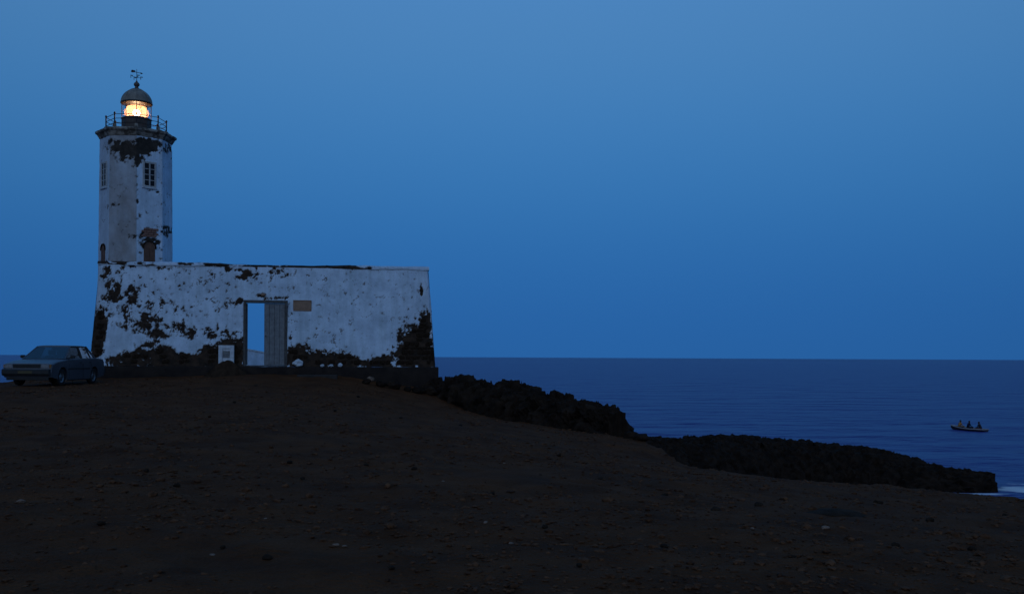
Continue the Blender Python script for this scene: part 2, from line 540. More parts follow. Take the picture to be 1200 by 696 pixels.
# gravel: nobody could count it
def stones_mesh(pos, size, flat, seed):
    r = np.random.default_rng(seed)
    b = bmesh.new(); bmesh.ops.create_icosphere(b, subdivisions=1, radius=1.0)
    bv = np.array([v.co[:] for v in b.verts]); b.verts.index_update()
    bf = np.array([[v.index for v in f.verts] for f in b.faces]); b.free()
    n = len(pos)
    sc = size[:, None] * np.stack([r.uniform(.8, 1.3, n), r.uniform(.7, 1.1, n), flat * r.uniform(.6, 1.1, n)], 1)
    ang = r.uniform(0, 2 * math.pi, n)
    jit = r.uniform(.72, 1.18, (n, len(bv), 1))
    v = bv[None] * jit * sc[:, None, :]
    c, s = np.cos(ang)[:, None], np.sin(ang)[:, None]
    v = np.stack([v[..., 0] * c - v[..., 1] * s, v[..., 0] * s + v[..., 1] * c, v[..., 2]], -1) + pos[:, None, :]
    f = bf[None] + (np.arange(n) * len(bv))[:, None, None]
    return v.reshape(-1, 3), f.reshape(-1, 3)
NG = 60000
gy = 3.5 + 40.0 * rng.uniform(0, 1, NG) ** 1.35
gx = gy * rng.uniform(-.58, .58, NG)
cl = fbm(np.stack([gx * .5, gy * .5, gx * 0], 1), 3, 77)
ok = (edge_dist(gx, gy) < -.1) & ((cl - .5) * 2.4 + rng.uniform(-.35, .35, NG) > -.12) & ~((gx < -3) & (gy > 39.3)) & (np.hypot((gx + 16.2) / 1.1, (gy - 35.3) / 2.6) > 1)
gx, gy = gx[ok], gy[ok]
gs = np.clip(rng.lognormal(-4.15, .55, len(gx)) * (.50 + gy / 26), .008, .07)
gz = ground_z(gx, gy) + gs * .12
gv, gf = stones_mesh(np.stack([gx, gy, gz], 1), gs, .55, 5)
gme = bpy.data.meshes.new('gravel'); gme.from_pydata(gv.tolist(), [], gf.tolist())
tag(finish('gravel', gme, M['gravel'], None, False, None, False), 'small dark gravel scattered over the bare ground', 'gravel', None, 'stuff')

# ------------------------------------------------------------------ sea
def build_sea():
    ang = np.concatenate([np.arange(-180, -38, 4.0), np.arange(-38, 38, .25), np.arange(38, 180.1, 4.0)]) * math.pi / 180
    rad = np.concatenate([np.exp(np.arange(math.log(14), math.log(650), .0062)), np.exp(np.linspace(math.log(655), math.log(90000), 50))])
    A, RR = np.meshgrid(ang, rad, indexing='ij')
    x, y = RR * np.sin(A), RR * np.cos(A)
    p = np.stack([x.ravel(), y.ravel(), x.ravel() * 0], 1)
    z = np.zeros(len(p))
    r_ = RR.ravel()
    for wl_, am, th, sd_ in ((11, .045, .5, 1), (6.3, .045, .15, 2), (4.1, .045, .9, 3), (2.6, .03, -.3, 5), (15, .04, -.2, 4)):
        ph = (p[:, 0] * math.sin(th) + p[:, 1] * math.cos(th)) * 2 * math.pi / wl_ + 5 * fbm(p / (wl_ * 2.2), 2, sd_)
        z += .7 * am * np.sin(ph) * np.clip(1.5 - r_ * .03 / wl_, 0, 1)
    z += (fbm(p * .5, 3, 9) - .5) * .12 * np.clip(1.4 - r_ / 200, 0, 1)
    fo = np.zeros(len(p))
    for cx, cy, sx, sy, a in ((31.2, 61.2, 2.0, 1.5, .95), (28.0, 59.1, 2.6, .7, .75), (34, 60.6, 3, 1.6, .80), (33, 63.6, 3.4, .5, .70), (36, 66.5, 4, .5, .6), (32, 62.4, 2.5, .5, .7), (38, 61, 4, 1.5, .5), (24, 57, 3, .8, .5)):
        fo = np.maximum(fo, a * np.exp(-(((p[:, 0] - cx) / sx) ** 2 + ((p[:, 1] - cy) / sy) ** 2)))
    z += fo * .12
    P = np.stack([x, y, z.reshape(x.shape)], -1)
    o = grid_mesh('sea', P, M['sea'], attrs={'foam': fo}, flip=True)
    tag(o, 'rippled dark blue sea reaching the horizon', None, None, 'structure')
build_sea()

# ------------------------------------------------------------------ rocks
def ridge(name, path, label, cat, seed, ds=.07, nt=64, lump=.5, amp=.35):
    """path rows: x, y, top z, base z, half width; a craggy bank of lava rock along it"""
    P = np.array(path, float)
    seg = np.hypot(np.diff(P[:, 0]), np.diff(P[:, 1]))
    L = np.concatenate([[0], np.cumsum(seg)])
    ns = int(L[-1] / ds)
    s = np.linspace(0, L[-1], ns)
    q = np.stack([np.interp(s, L, P[:, k]) for k in range(5)], 1)
    tx, ty = np.gradient(q[:, 0]), np.gradient(q[:, 1])
    ln = np.hypot(tx, ty); nx, ny = ty / ln, -tx / ln            # towards the land/camera side
    t = np.linspace(-1, 1, nt)
    prof = np.sign(t) * np.abs(t) ** 1.0
    hgt = np.clip((1 - np.abs(t) ** 3.2), 0, 1) ** .55
    endf = np.clip(np.minimum(s, L[-1] - s) / .10, 0, 1) ** .4
    X = q[:, None, 0] + nx[:, None] * prof[None] * q[:, None, 4]
    Y = q[:, None, 1] + ny[:, None] * prof[None] * q[:, None, 4]
    Z = q[:, None, 3] + (q[:, None, 2] - q[:, None, 3]) * hgt[None] * endf[:, None]
    G = np.stack([X, Y, Z], -1)
    dS = np.gradient(G, axis=0); dT = np.gradient(G, axis=1)
    N = np.cross(dT, dS); N /= np.linalg.norm(N, axis=-1, keepdims=True) + 1e-9
    if N[ns // 2, nt // 2, 2] < 0: N = -N
    p = G.reshape(-1, 3)
    w1 = 1 - np.minimum(worley(p / lump, seed), 1.1)
    w2 = 1 - np.minimum(worley(p / (lump * .42), seed + 3), 1.1)
    w3 = 1 - np.minimum(worley(p / (lump * .20), seed + 8), 1.1)
    f = fbm(p * 1.7 / lump, 5, seed + 6, .6) - .5
    pw = p + (np.stack([fbm(p * 2.1 / lump + 9 * k, 2, seed + 20 + k) for k in range(3)], 1) - .5) * lump * .8
    b1_, b2_ = blocks(pw / lump, seed + 11), blocks(pw / (lump * .45), seed + 13)
    d = amp * (.35 * (w1 - .5) + .80 * (b1_ - .55) + .50 * (b2_ - .5) + .22 * (w3 - .5) + .7 * f)
    edge = np.clip((1 - np.abs(t)) / .08, 0.25, 1)
    G = G + N * (d.reshape(ns, nt) * edge[None])[..., None]
    o = grid_mesh(name, G, M['rock'], smooth=False, flip=True)
    return tag(o, label, cat)

def rim_point(px, Y, top_py, base_py, hw):
    return (X_at(px, Y), Y, Z_at(px, top_py, Y), Z_at(px, base_py, Y) - .45, hw)
ridge('rock_bank', [rim_point(508, 42.9, 446, 462, 1.0), rim_point(540, 41.2, 446, 478, 1.3), rim_point(590, 39.2, 450, 490, 1.4), rim_point(635, 37.3, 461, 498, 1.25),
                    rim_point(665, 36.2, 469, 503, 1.15), rim_point(700, 35.0, 476, 508, 1.1), rim_point(716, 34.5, 480, 511, 1.0), rim_point(729, 34.2, 484, 515, .85)],
      'craggy black lava rock bank running down from the foot of the wall', 'rock', 40, .055, 70, .62, .40)
def ledge_point(px, Y, top_py, hw):
    return (X_at(px, Y), Y, Z_at(px, top_py, Y), -1.0, hw)
ridge('rock_ledge', [ledge_point(700, 56, 512, 4.0), ledge_point(745, 58, 514, 4.0), ledge_point(800, 61, 516, 4.4), ledge_point(870, 64, 512, 4.6), ledge_point(945, 65, 518, 4.4), ledge_point(1000, 65, 524, 4.2),
                     ledge_point(1060, 64, 535, 3.8), ledge_point(1105, 63, 549, 3.2), ledge_point(1140, 62, 554, 2.6), ledge_point(1166, 61.6, 554, 2.1)],
      'long low black lava ledge reaching out into the sea', 'rock', 60, .10, 100, .60, .36)

def boulder_mesh(seed, size, flat=.7, sub=3, amp=.45):
    b = bmesh.new(); bmesh.ops.create_icosphere(b, subdivisions=sub, radius=1.0)
    p = np.array([v.co[:] for v in b.verts])
    n_ = p.copy()
    d = (fbm(p * 1.3 + seed * 3.1, 4, seed) - .5) * 2 * amp - .25 * worley(p * 1.5 + seed, seed)
    p = p + n_ * d[:, None]
    p *= np.array([1.15, .95, flat]) * size
    for v, c in zip(b.verts, p): v.co = c
    me = bpy.data.meshes.new('boulder'); b.to_mesh(me); b.free()
    return me
def put_rock(name, px, py, Y, size, m, label, cat, group=None, flat=.7, z=None, seed=None, sub=2, sink=.35):
    x = X_at(px, Y)
    gzv = float(ground_z(x, Y)[0]) if z is None else z
    me = boulder_mesh(seed or random.randrange(1, 999), size, flat, sub)
    o = finish(name, me, m, None, False, None, False)
    lo = min(v.co.z for v in me.vertices)
    o.location = (x, Y, gzv - lo * (1 - sink))
    o.rotation_euler = (0, 0, random.uniform(0, 6.28))
    return tag(o, label, cat, group)
def ground_Y(px, py):
    """distance at which the ray of a photo pixel meets the ground"""
    yy = np.linspace(4, 42, 1500)
    xx = X_at(px, 1.0) * yy
    gz_ = ground_z(xx, yy, False)
    rz = CAMZ + (hor(px) - py) / F * yy
    hit = np.nonzero(rz < gz_)[0]
    return float(yy[hit[0]]) if len(hit) else 40.0

lab_r = 'jagged black boulder lodged at the foot of the rock bank'
for px, py, Y, s in ((530, 470, 40.6, .34), (556, 484, 39.2, .30), (612, 494, 37.6, .26), (668, 504, 35.4, .30), (742, 514, 33.4, .30), (752, 518, 32.6, .22)):
    put_rock('boulder', px, py, Y, s, M['rock'], lab_r, 'rock', 'boulders along the rock bank', .75, sub=3)
lab_rb = 'rough dark rubble rock in front of the plinth corner'
for px, py, Y, s in ((446, 446, 40.4, .28), (462, 452, 40.2, .34), (478, 455, 40.0, .26), (490, 460, 40.2, .30), (503, 464, 40.6, .36), (518, 466, 41.0, .30), (455, 444, 40.9, .2), (430, 446, 40.2, .18)):
    put_rock('rubble_rock', px, py, Y, s * random.uniform(.6, 1.15), M['rock'], lab_rb, 'rock', 'rubble at the plinth corner', .7, sub=3)
put_rock('pale_stone', 434, 438, 41.0, .17, M['pale_stone'], 'pale brown stone lying against the plinth among dark rubble', 'stone', None, .8)
put_rock('flat_slab', 979, 603, ground_Y(979, 603), .36, M['heap'], 'long flat dark stone slab lying on the open ground', 'stone', None, .14)
put_rock('pale_pebble', 25, 590, ground_Y(25, 590), .045, M['pale_stone'], 'broad pale pebble lying alone on the dark ground', 'pebble', None, .6)
lab_p = 'pale flat pebble lying on the dark stony ground'
for px, py, s in ((590, 540, .085), (570, 612, .06), (748, 545, .06), (968, 624, .09), (883, 630, .04), (148, 550, .05), (312, 605, .045), (395, 636, .06), (405, 636, .05), (250, 646, .06), (520, 566, .05), (600, 640, .05)):
    put_rock('pale_pebble', px, py, ground_Y(px, py), s * .48, M['pale_stone'], lab_p, 'pebble', 'pale pebbles on the ground', .5)
lab_d = 'dark rounded stone lying loose on the stony ground'
for px, py, s in ((275, 474, .10), (347, 491, .10), (393, 485, .08), (340, 543, .09), (208, 572, .08), (172, 555, .07), (314, 654, .08), (120, 618, .07), (262, 641, .05), (355, 560, .07), (430, 545, .08), (486, 550, .09), (577, 579, .08),
                  (640, 620, .06), (705, 560, .09), (655, 535, .09), (780, 580, .09), (840, 600, .10), (890, 590, .11), (1030, 590, .13), (1090, 610, .10), (1050, 640, .08), (1140, 650, .07), (930, 660, .06), (780, 650, .06),
                  (680, 670, .05), (460, 670, .05), (540, 500, .10), (470, 490, .10), (420, 466, .12), (300, 452, .10), (1180, 604, .12)):
    put_rock('loose_stone', px, py, ground_Y(px, py), s * .6, M['stone'], lab_d, 'stone', 'loose dark stones on the ground', .6)

# ------------------------------------------------------------------ compound wall with doorway
WX, WY = -17.0, 40.0
ALPHA = math.atan2(2.0, 13.76)
WZ = CAMZ - .43                      # top of the plinth
WL, WH, WT = 13.92, 4.11, .80        # length, height, thickness
BAT = .30                            # how far face and ends lean in over the height
ca, sa = math.cos(ALPHA), math.sin(ALPHA)
def u_of(px):
    k = (px - 600.0) / F
    return (WY * k - WX) / (ca - k * sa)
def v_of(px, py):
    return (hor(px) - py) / F * (WY + u_of(px) * sa) + .43
wall = empty('compound_wall', (WX, WY, WZ), ALPHA,
             'long peeling whitewashed wall with sloping ends and an open doorway', 'wall')

DU0, DU1 = u_of(284.5), u_of(336.5)          # door opening, outside of the frame
DV1 = v_of(310, 351.5)
# density of fallen plaster, from blobs: px, py, radius x, radius y, weight
BLOBS = [(175, 362, 75, 42, .20), (250, 345, 30, 40, .10), (130, 360, 25, 50, .26), (300, 318, 60, 8, .2), (112, 392, 9, 34, 1.3), (122, 330, 8, 22, .50), (133, 341, 9, 10, .8), (128, 349, 16, 7, .75), (151, 342, 9, 15, .62), (158, 352, 7, 10, .6),
         (148, 362, 10, 14, .45), (118, 372, 12, 8, .45), (170, 368, 12, 10, .5), (178, 380, 14, 10, .6), (184, 390, 12, 8, .75), (205, 385, 22, 10, .42), (222, 392, 10, 9, .7),
         (246, 392, 16, 9, .55), (266, 390, 12, 7, .42), (150, 386, 10, 6, .55), (160, 375, 25, 10, .40), (160, 420, 30, 15, .95), (180, 405, 20, 10, .60), (192, 418, 26, 16, 1.0), (220, 424, 34, 10, 1.25), (250, 418, 22, 15, 1.2),
         (268, 415, 22, 16, 1.3), (280, 412, 8, 14, 1.1), (135, 424, 16, 8, .7), (350, 420, 16, 16, 1.25), (370, 424, 22, 13, 1.25), (400, 424, 26, 11, 1.25), (440, 425, 20, 7, 1.0), (452, 424, 10, 9, 1.0),
         (490, 402, 20, 24, 1.3), (478, 418, 18, 16, 1.2), (500, 382, 9, 20, 1.2), (468, 396, 5, 12, .7), (505, 372, 4, 12, .9), (498, 341, 2.5, 6, 1.1), (270, 315, 14, 4, .55), (288, 321, 12, 7, .68), (277, 323, 8, 5, .5),
         (320, 318, 6, 5, .62), (332, 322, 5, 5, .5), (118, 318, 9, 9, .62), (447, 385, 7, 3, .75), (461, 407, 3, 3, .6), (280, 353, 5, 4, .9), (306, 345, 6, 3, .62), (324, 349, 14, 3, .8), (340, 372, 3, 10, .55), (340, 395, 3, 8, .6), (268, 333, 3, 2, .6),
         (500, 418, 16, 18, 1.3), (300, 308, 40, 2.5, .5), (160, 312, 40, 3, .35)]
CUTS = [(216, 405, 15, 6.5, 1.2), (137, 400, 12, 12, .6), (150, 408, 10, 5, .35), (443, 396, 12, 16, .6), (425, 410, 8, 10, .6), (198, 401, 14, 4, .4), (485, 400, 4, 3, .5), (476, 417, 5, 2, .6)]
PXU = 28.75
def density(U, V):
    D = np.zeros(U.shape)
    for sign, lst in ((1, BLOBS), (-1, CUTS)):
        for px, py, rx, ry, w in lst:
            u, v = u_of(px), v_of(px, py)
            g = w * np.exp(-((((U - u) * PXU / rx) ** 2 + ((V - v) * PXU / ry) ** 2) ** 1.4) * .9)
            D = np.maximum(D, g) if sign > 0 else D - g
    return D
def expo_field(U, V, seed, base=.01):
    D = density(U, V)
    p = np.stack([U.ravel(), V.ravel(), U.ravel() * 0], 1)
    n1 = fbm(p * 5.8, 6, seed, .80).reshape(U.shape)
    n1 = np.clip((n1 - .5) * 2.7 + .5, 0, 1)
    return np.clip(.5 + (D + base - n1) * 1.7, 0, 1), D

du = .04
us = np.unique(np.round(np.concatenate([np.arange(0, DU0, du), np.arange(DU0, DU1, du), np.arange(DU1, WL, du), [WL]]), 4))
vsv = np.unique(np.round(np.concatenate([np.arange(0, DV1, du), np.arange(DV1, WH, du), [WH]]), 4))
U, V = np.meshgrid(us, vsv, indexing='ij')
E_, D_ = expo_field(U, V, 101)
pp = np.stack([U.ravel(), V.ravel(), 0 * U.ravel()], 1)
wob = (fbm(pp * .6, 3, 5) - .5).reshape(U.shape) * .05 + (fbm(pp * 5, 4, 8) - .5).reshape(U.shape) * .014
dep = np.clip((E_ - .4) * 5, 0, 1) * (.028 + .05 * (fbm(pp * 7, 3, 12) - .3).reshape(U.shape))
lean = BAT * V / WH
endL = np.clip(1 - U / 1.2, 0, 1); endR = np.clip(1 - (WL - U) / 1.2, 0, 1)
PX_ = U + lean * endL - lean * endR
rag = (fbm(np.stack([V.ravel() * 3, U.ravel() * 0 + 3, V.ravel() * 0], 1), 4, 51) - .5).reshape(U.shape) * .07
PX_ = PX_ + rag * (endL > .98) + rag * (endR > .98)
PY_ = lean + wob + dep
# rounded outer corners
PY_ = PY_ + .10 * np.clip(1 - U / .16, 0, 1) ** 2 + .10 * np.clip(1 - (WL - U) / .16, 0, 1) ** 2
keep = np.ones((len(us) - 1, len(vsv) - 1), bool)
uc, vc = (us[:-1] + us[1:]) / 2, (vsv[:-1] + vsv[1:]) / 2
keep[np.ix_((uc > DU0) & (uc < DU1), vc < DV1)] = False
ex = MB()
# ends, back, top and the reveals of the doorway
for (xb, xt) in ((0, BAT), (WL, WL - BAT)):
    ex.add([(xb, .09, 0), (xb, WT, 0), (xt, WT, WH), (xt, BAT + .09, WH)], [(0, 1, 2, 3)])
ex.add([(0, WT, 0), (DU0, WT, 0), (DU0, WT, DV1), (DU0, WT, WH), (BAT, WT, WH), (DU1, WT, 0), (WL, WT, 0), (WL - BAT, WT, WH), (DU1, WT, WH), (DU1, WT, DV1)],
       [(0, 1, 2, 3, 4), (5, 6, 7, 8, 9), (2, 9, 8, 3)])
ex.add([(BAT, BAT, WH - .01), (WL - BAT, BAT, WH - .01), (WL - BAT, WT, WH - .01), (BAT, WT, WH - .01)], [(0, 1, 2, 3)])
dl = BAT * DV1 / WH
ex.add([(DU0, .04, 0), (DU0, WT, 0), (DU0, WT, DV1), (DU0, dl + .04, DV1), (DU1, .04, 0), (DU1, WT, 0), (DU1, WT, DV1), (DU1, dl + .04, DV1)],
       [(0, 1, 2, 3), (4, 5, 6, 7), (3, 2, 6, 7), (0, 4, 5, 1)])
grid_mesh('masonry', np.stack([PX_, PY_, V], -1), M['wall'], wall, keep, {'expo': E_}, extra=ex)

# coping along the top
cu = np.arange(BAT - .05, WL - BAT + .06, .05)
cp = [(-.035, -.01), (-.05, .05), (-.02, .115), (.08, .15), (.30, .155), (.50, .13), (.56, .03), (.55, -.01)]
CU, CK = np.meshgrid(cu, np.arange(len(cp)), indexing='ij')
cpa = np.array(cp)
nz = fbm(np.stack([CU.ravel() * 3, CK.ravel() * .7, CU.ravel() * 0], 1), 4, 61).reshape(CU.shape) - .5
broken = np.exp(-((CU - (u_of(325))) / 2.3) ** 4)[:, :1]       # the middle stretch has lost its rounded edge
CY = BAT + cpa[CK, 0] + nz * .05 + broken * .05 * (cpa[CK, 0] < 0)
CZ = WH + cpa[CK, 1] * (1 - .35 * broken * (cpa[CK, 1] > .02)) + nz * .05
be = np.interp(CU, [u_of(113), u_of(135), u_of(200), u_of(245), u_of(262), u_of(310), u_of(320), u_of(398), u_of(425), u_of(445)], [.5, .5, .25, .3, .85, .8, .55, .85, .55, .0])
nb = fbm(np.stack([CU.ravel() * 2.6, CK.ravel() * .6, CU.ravel() * 0], 1), 4, 66, .65).reshape(CU.shape)
cex = np.clip(.5 + (be - (np.clip((nb - .5) * 2.2 + .5, 0, 1))) * 3, 0, 1)
capx = MB()
for k in (0, len(cu) - 1):
    capx.add([(CU[k, j], CY[k, j], CZ[k, j]) for j in range(len(cp))], [tuple(range(len(cp)))])
grid_mesh('coping', np.stack([CU, CY, CZ], -1), M['wall'], wall, None, {'expo': cex}, flip=True, extra=capx)

# plinth: a rough footing, deeper where the ground falls away
pu = np.arange(-.12, WL + .14, .08)
prof = [(.62, 0.0), (-.10, 0.0), (-.13, -.06), (-.14, -.4), (-.17, -.8), (-.18, -1.3), (-.2, -1.9)]
PUU, PK = np.meshgrid(pu, np.arange(len(prof)), indexing='ij')
pa = np.array(prof)
q = np.stack([PUU.ravel(), pa[PK, 1].ravel() * 1.0, PK.ravel() * .0], 1)
nn = ((fbm(q * 2.2, 4, 71) - .5) * .10 + (fbm(q * 6, 3, 72) - .5) * .06).reshape(PUU.shape)
PYY = pa[PK, 0] + np.where(PK > 0, nn, 0)
PZZ = pa[PK, 1] + np.where(PK <= 2, nn * .35, 0) - .004
cap2 = MB()
for k in (0, len(pu) - 1):
    cap2.add([(PUU[k, j], PYY[k, j], PZZ[k, j]) for j in range(len(prof))] + [(PUU[k, 0], .62, -1.9)], [tuple(range(len(prof) + 1))])
grid_mesh('plinth', np.stack([PUU, PYY, PZZ], -1), M['plinth'], wall, extra=cap2)

# stones laid bare where the plaster is gone
protos = []
for k in range(6):
    b = bmesh.new(); bmesh.ops.create_cube(b, size=1)
    bmesh.ops.bevel(b, geom=b.edges[:], offset=.16, segments=1, affect='EDGES')
    for v in b.verts: v.co += Vector((random.uniform(-.07, .07), random.uniform(-.07, .07), random.uniform(-.07, .07)))
    me = bpy.data.meshes.new('stone'); b.to_mesh(me); b.free(); me.materials.append(M['stone'])
    protos.append(me)
cnt = 0
zrow = .10
while zrow < 2.6:
    hrow = random.uniform(.12, .24)
    u = random.uniform(.08, .2)
    while u < WL - .1:
        w = random.uniform(.14, .40)
        uu, vv = u + w / 2, zrow + hrow / 2
        inside = DU0 - .25 < uu < DU1 + .25 and vv < DV1 + .2
        d = float(density(np.array([[uu]]), np.array([[vv]]))[0, 0])
        if d > .86 and random.random() < .7 and not inside and cnt < 240:
            s = bpy.data.objects.new('stone', random.choice(protos)); COL.objects.link(s); s.parent = wall
            l_ = BAT * vv / WH
            sh = l_ * max(0, 1 - uu / 1.2) - l_ * max(0, 1 - (WL - uu) / 1.2)
            s.location = (uu + sh, l_ + .07 + random.uniform(-.012, .02), vv)
            s.scale = (w * random.uniform(.75, .96), .16, hrow * random.uniform(.7, .98))
            s.rotation_euler = (0, random.uniform(-.2, .2), random.uniform(-.08, .08))
            cnt += 1
        u += w
    zrow += hrow

# doorway: frame, one closed leaf of planks, the other swung inwards
FY = dl * .55
fr = MB().box(DU0 + .005, DU0 + .105, FY - .03, FY + .15, .0, DV1 - .005, .012); fr.build('door_jamb', M['frame_wood'], wall)
fr = MB().box(DU1 - .105, DU1 - .005, FY - .03, FY + .15, .0, DV1 - .005, .012); fr.build('door_jamb', M['frame_wood'], wall)
MB().box(DU0 + .108, DU1 - .108, FY - .035, FY + .15, DV1 - .125, DV1 - .006, .012).build('door_lintel', M['frame_wood'], wall)
MB().box(DU0 + .11, DU1 - .11, FY - .02, FY + .2, .004, .05, .01).build('door_threshold', M['frame_wood'], wall)
LU0 = u_of(309)
def leaf(parent, name, w, h, flipped=False):
    d = MB().box(0, w, .030, .048, 0, h).build(name, M['grey_wood'], parent)
    n = 4
    for i in range(n):
        a, b_ = i * w / n + .006, (i + 1) * w / n - .006
        MB().box(a, b_, .0 + random.uniform(0, .006), .028, .006 + random.uniform(0, .01), h - .006, .006).build('plank', M['grey_wood'], d)
    for z in (.32, h * .5, h - .30):
        MB().box(.02, w - .02, .050, .085, z - .06, z + .06, .006).build('rail', M['grey_wood'], d)
    MB().tube((.07 if not flipped else w - .07, -.004, h * .47), (.07 if not flipped else w - .07, -.05, h * .47), .012).lathe([(.0001, 0), (.03, .006), (.03, .03), (.0001, .036)], 10,
              M=Matrix.Translation((.07 if not flipped else w - .07, -.05, h * .47)) @ Matrix.Rotation(R(90), 4, 'X')).build('handle', M['iron'], d)
    return d
lw = DU1 - .112 - LU0
d1 = leaf(wall, 'door', lw, DV1 - .19)
d1.location = (LU0, FY + .03, .055)
d2 = leaf(wall, 'door', lw, DV1 - .19, True)
d2.location = (DU0 + .16, FY + .20, .055)
d2.rotation_euler = (0, 0, R(105))

# white sloped parapet seen through the doorway, inside the compound
root = empty('inner_parapet', (0, 0, 0), 0, 'low white parapet with sloping top beyond the open doorway', 'parapet')
yA = 55.0
pA = [(281, 407.2), (314, 413.4)]
xa, xb = X_at(274, yA), X_at(335, yA)
za, zb = Z_at(274, 407.0, yA), Z_at(335, 418, yA)
pgx = np.linspace(xa, xb, 50); pgz = np.linspace(0, 1, 24)
AX, AT = np.meshgrid(pgx, pgz, indexing='ij')
zt = za + (zb - za) * (AX - xa) / (xb - xa)
nzz = fbm(np.stack([AX.ravel() * 3, AT.ravel() * 3, AX.ravel() * 0], 1), 4, 91).reshape(AX.shape)
AZ = (CAMZ - 1.7) + (zt - (CAMZ - 1.7)) * AT + (nzz - .5) * .05 * (AT > .98)
AE = np.clip(.5 + (1.2 * np.exp(-(AT / .45) ** 3) - nzz * 1.3) * 3, 0, 1)
px_ = MB()
px_.hexa([(xa, yA + .02, CAMZ - 1.7), (xb, yA + .02, CAMZ - 1.7), (xb, yA + .5, CAMZ - 1.7), (xa, yA + .5, CAMZ - 1.7)],
         [(xa, yA + .02, za - .02), (xb, yA + .02, zb - .02), (xb, yA + .5, zb - .02), (xa, yA + .5, za - .02)])
grid_mesh('parapet_face', np.stack([AX, yA - .75 * (1 - AT) + (nzz - .5) * .05, AZ], -1), M['wall'], root, None, {'expo': AE})
px_.build('parapet_core', M['white_stone'], root)
MB().hexa([(xa, yA - .05, za - .015), (xb, yA - .05, zb - .015), (xb, yA + .55, zb - .015), (xa, yA + .55, za - .015)],
          [(xa, yA - .03, za + .05), (xb, yA - .03, zb + .05), (xb, yA + .53, zb + .05), (xa, yA + .53, za + .05)]).build('parapet_cap', M['white_stone'], root)

# side walls of the compound and the flat-roofed block the tower rises from
ws = empty('keeper_block', (0, 0, 0), 0, 'flat roofed whitewashed block behind the wall at the foot of the tower', 'building')
def wpt(u, w, z):                       # local wall coordinates -> world
    return (WX + u * ca - w * sa, WY + u * sa + w * ca, WZ + z)
skew = .22
bl = [wpt(.34, .80, 0), wpt(4.3, .80, 0), wpt(4.3, 7.2, 0), wpt(.34 - 7.2 * skew, 7.2, 0)]
MB().hexa([(x, y, z - 1.2) for x, y, z in bl], [(x, y, WZ + WH - .22) for x, y, z in bl]).build('block_walls', M['white_stone'], ws)
bl2 = [wpt(.36, .82, 0), wpt(4.36, .82, 0), wpt(4.36, 7.26, 0), wpt(.28 - 7.2 * skew, 7.26, 0)]
MB().hexa([(x, y, WZ + WH - .217) for x, y, z in bl2], [(x, y, WZ + WH - .08) for x, y, z in bl2]).build('roof_slab', M['concrete'], ws)
sw = empty('side_wall', (0, 0, 0), 0, 'whitewashed side wall running back from the wall end by the rocks', 'wall')
sA = [wpt(WL - .95, .81, -.9), wpt(WL - .32, .81, -.9), wpt(WL - .32, 6.5, -.9), wpt(WL - .95, 6.5, -.9)]
sB = [wpt(WL - .95, .81, WH - .05), wpt(WL - .36, .81, WH - .05), wpt(WL - .36, 6.5, WH - 1.2), wpt(WL - .95, 6.5, WH - 1.2)]
MB().hexa(sA, sB).build('side_masonry', M['white_stone'], sw)
sC = [(x, y, z + .003) for x, y, z in sB]
MB().hexa(sC, [(x, y, z + .1) for x, y, z in sC]).build('side_coping', M['white_stone'], sw)

# plaque
pu0, pu1, pv0, pv1 = u_of(343), u_of(364.5), v_of(353, 364.3), v_of(353, 351.5)
pw, ph = pu1 - pu0, pv1 - pv0
ply = BAT * (pv0 + ph / 2) / WH
pq = empty('wall_plaque', wpt(pu0, ply - .035, pv0), ALPHA, 'small brown rectangular plaque fixed to the wall beside the door', 'plaque')
MB().box(0, pw, 0, .05, 0, ph, .008).build('plate', M['bronze'], pq)
for z0, z1 in ((0, .035), (ph - .035, ph)):
    MB().box(0.002, pw - .002, -.012, .0, z0 + .002, z1 - .002, .004).build('rim', M['bronze'], pq)
for x in (.05, pw - .05):
    for z in (.06, ph - .06):
        MB().tube((x, -.012, z), (x, .003, z), .014, n=8).build('screw', M['iron'], pq)

# small stone bracket over the lintel
bu, bv = u_of(308), v_of(308, 345)
sb = empty('wall_bracket', wpt(bu, BAT * bv / WH - .02, bv), ALPHA, 'small broken lamp bracket stub above the doorway lintel', 'bracket')
MB().box(-.10, .08, -.10, .06, -.06, .05, .03).build('bracket_block', M['bronze'], sb)
MB().tube((-.1, -.04, .0), (-.24, -.08, -.03), .022, n=6).build('bracket_arm', M['iron'], sb)

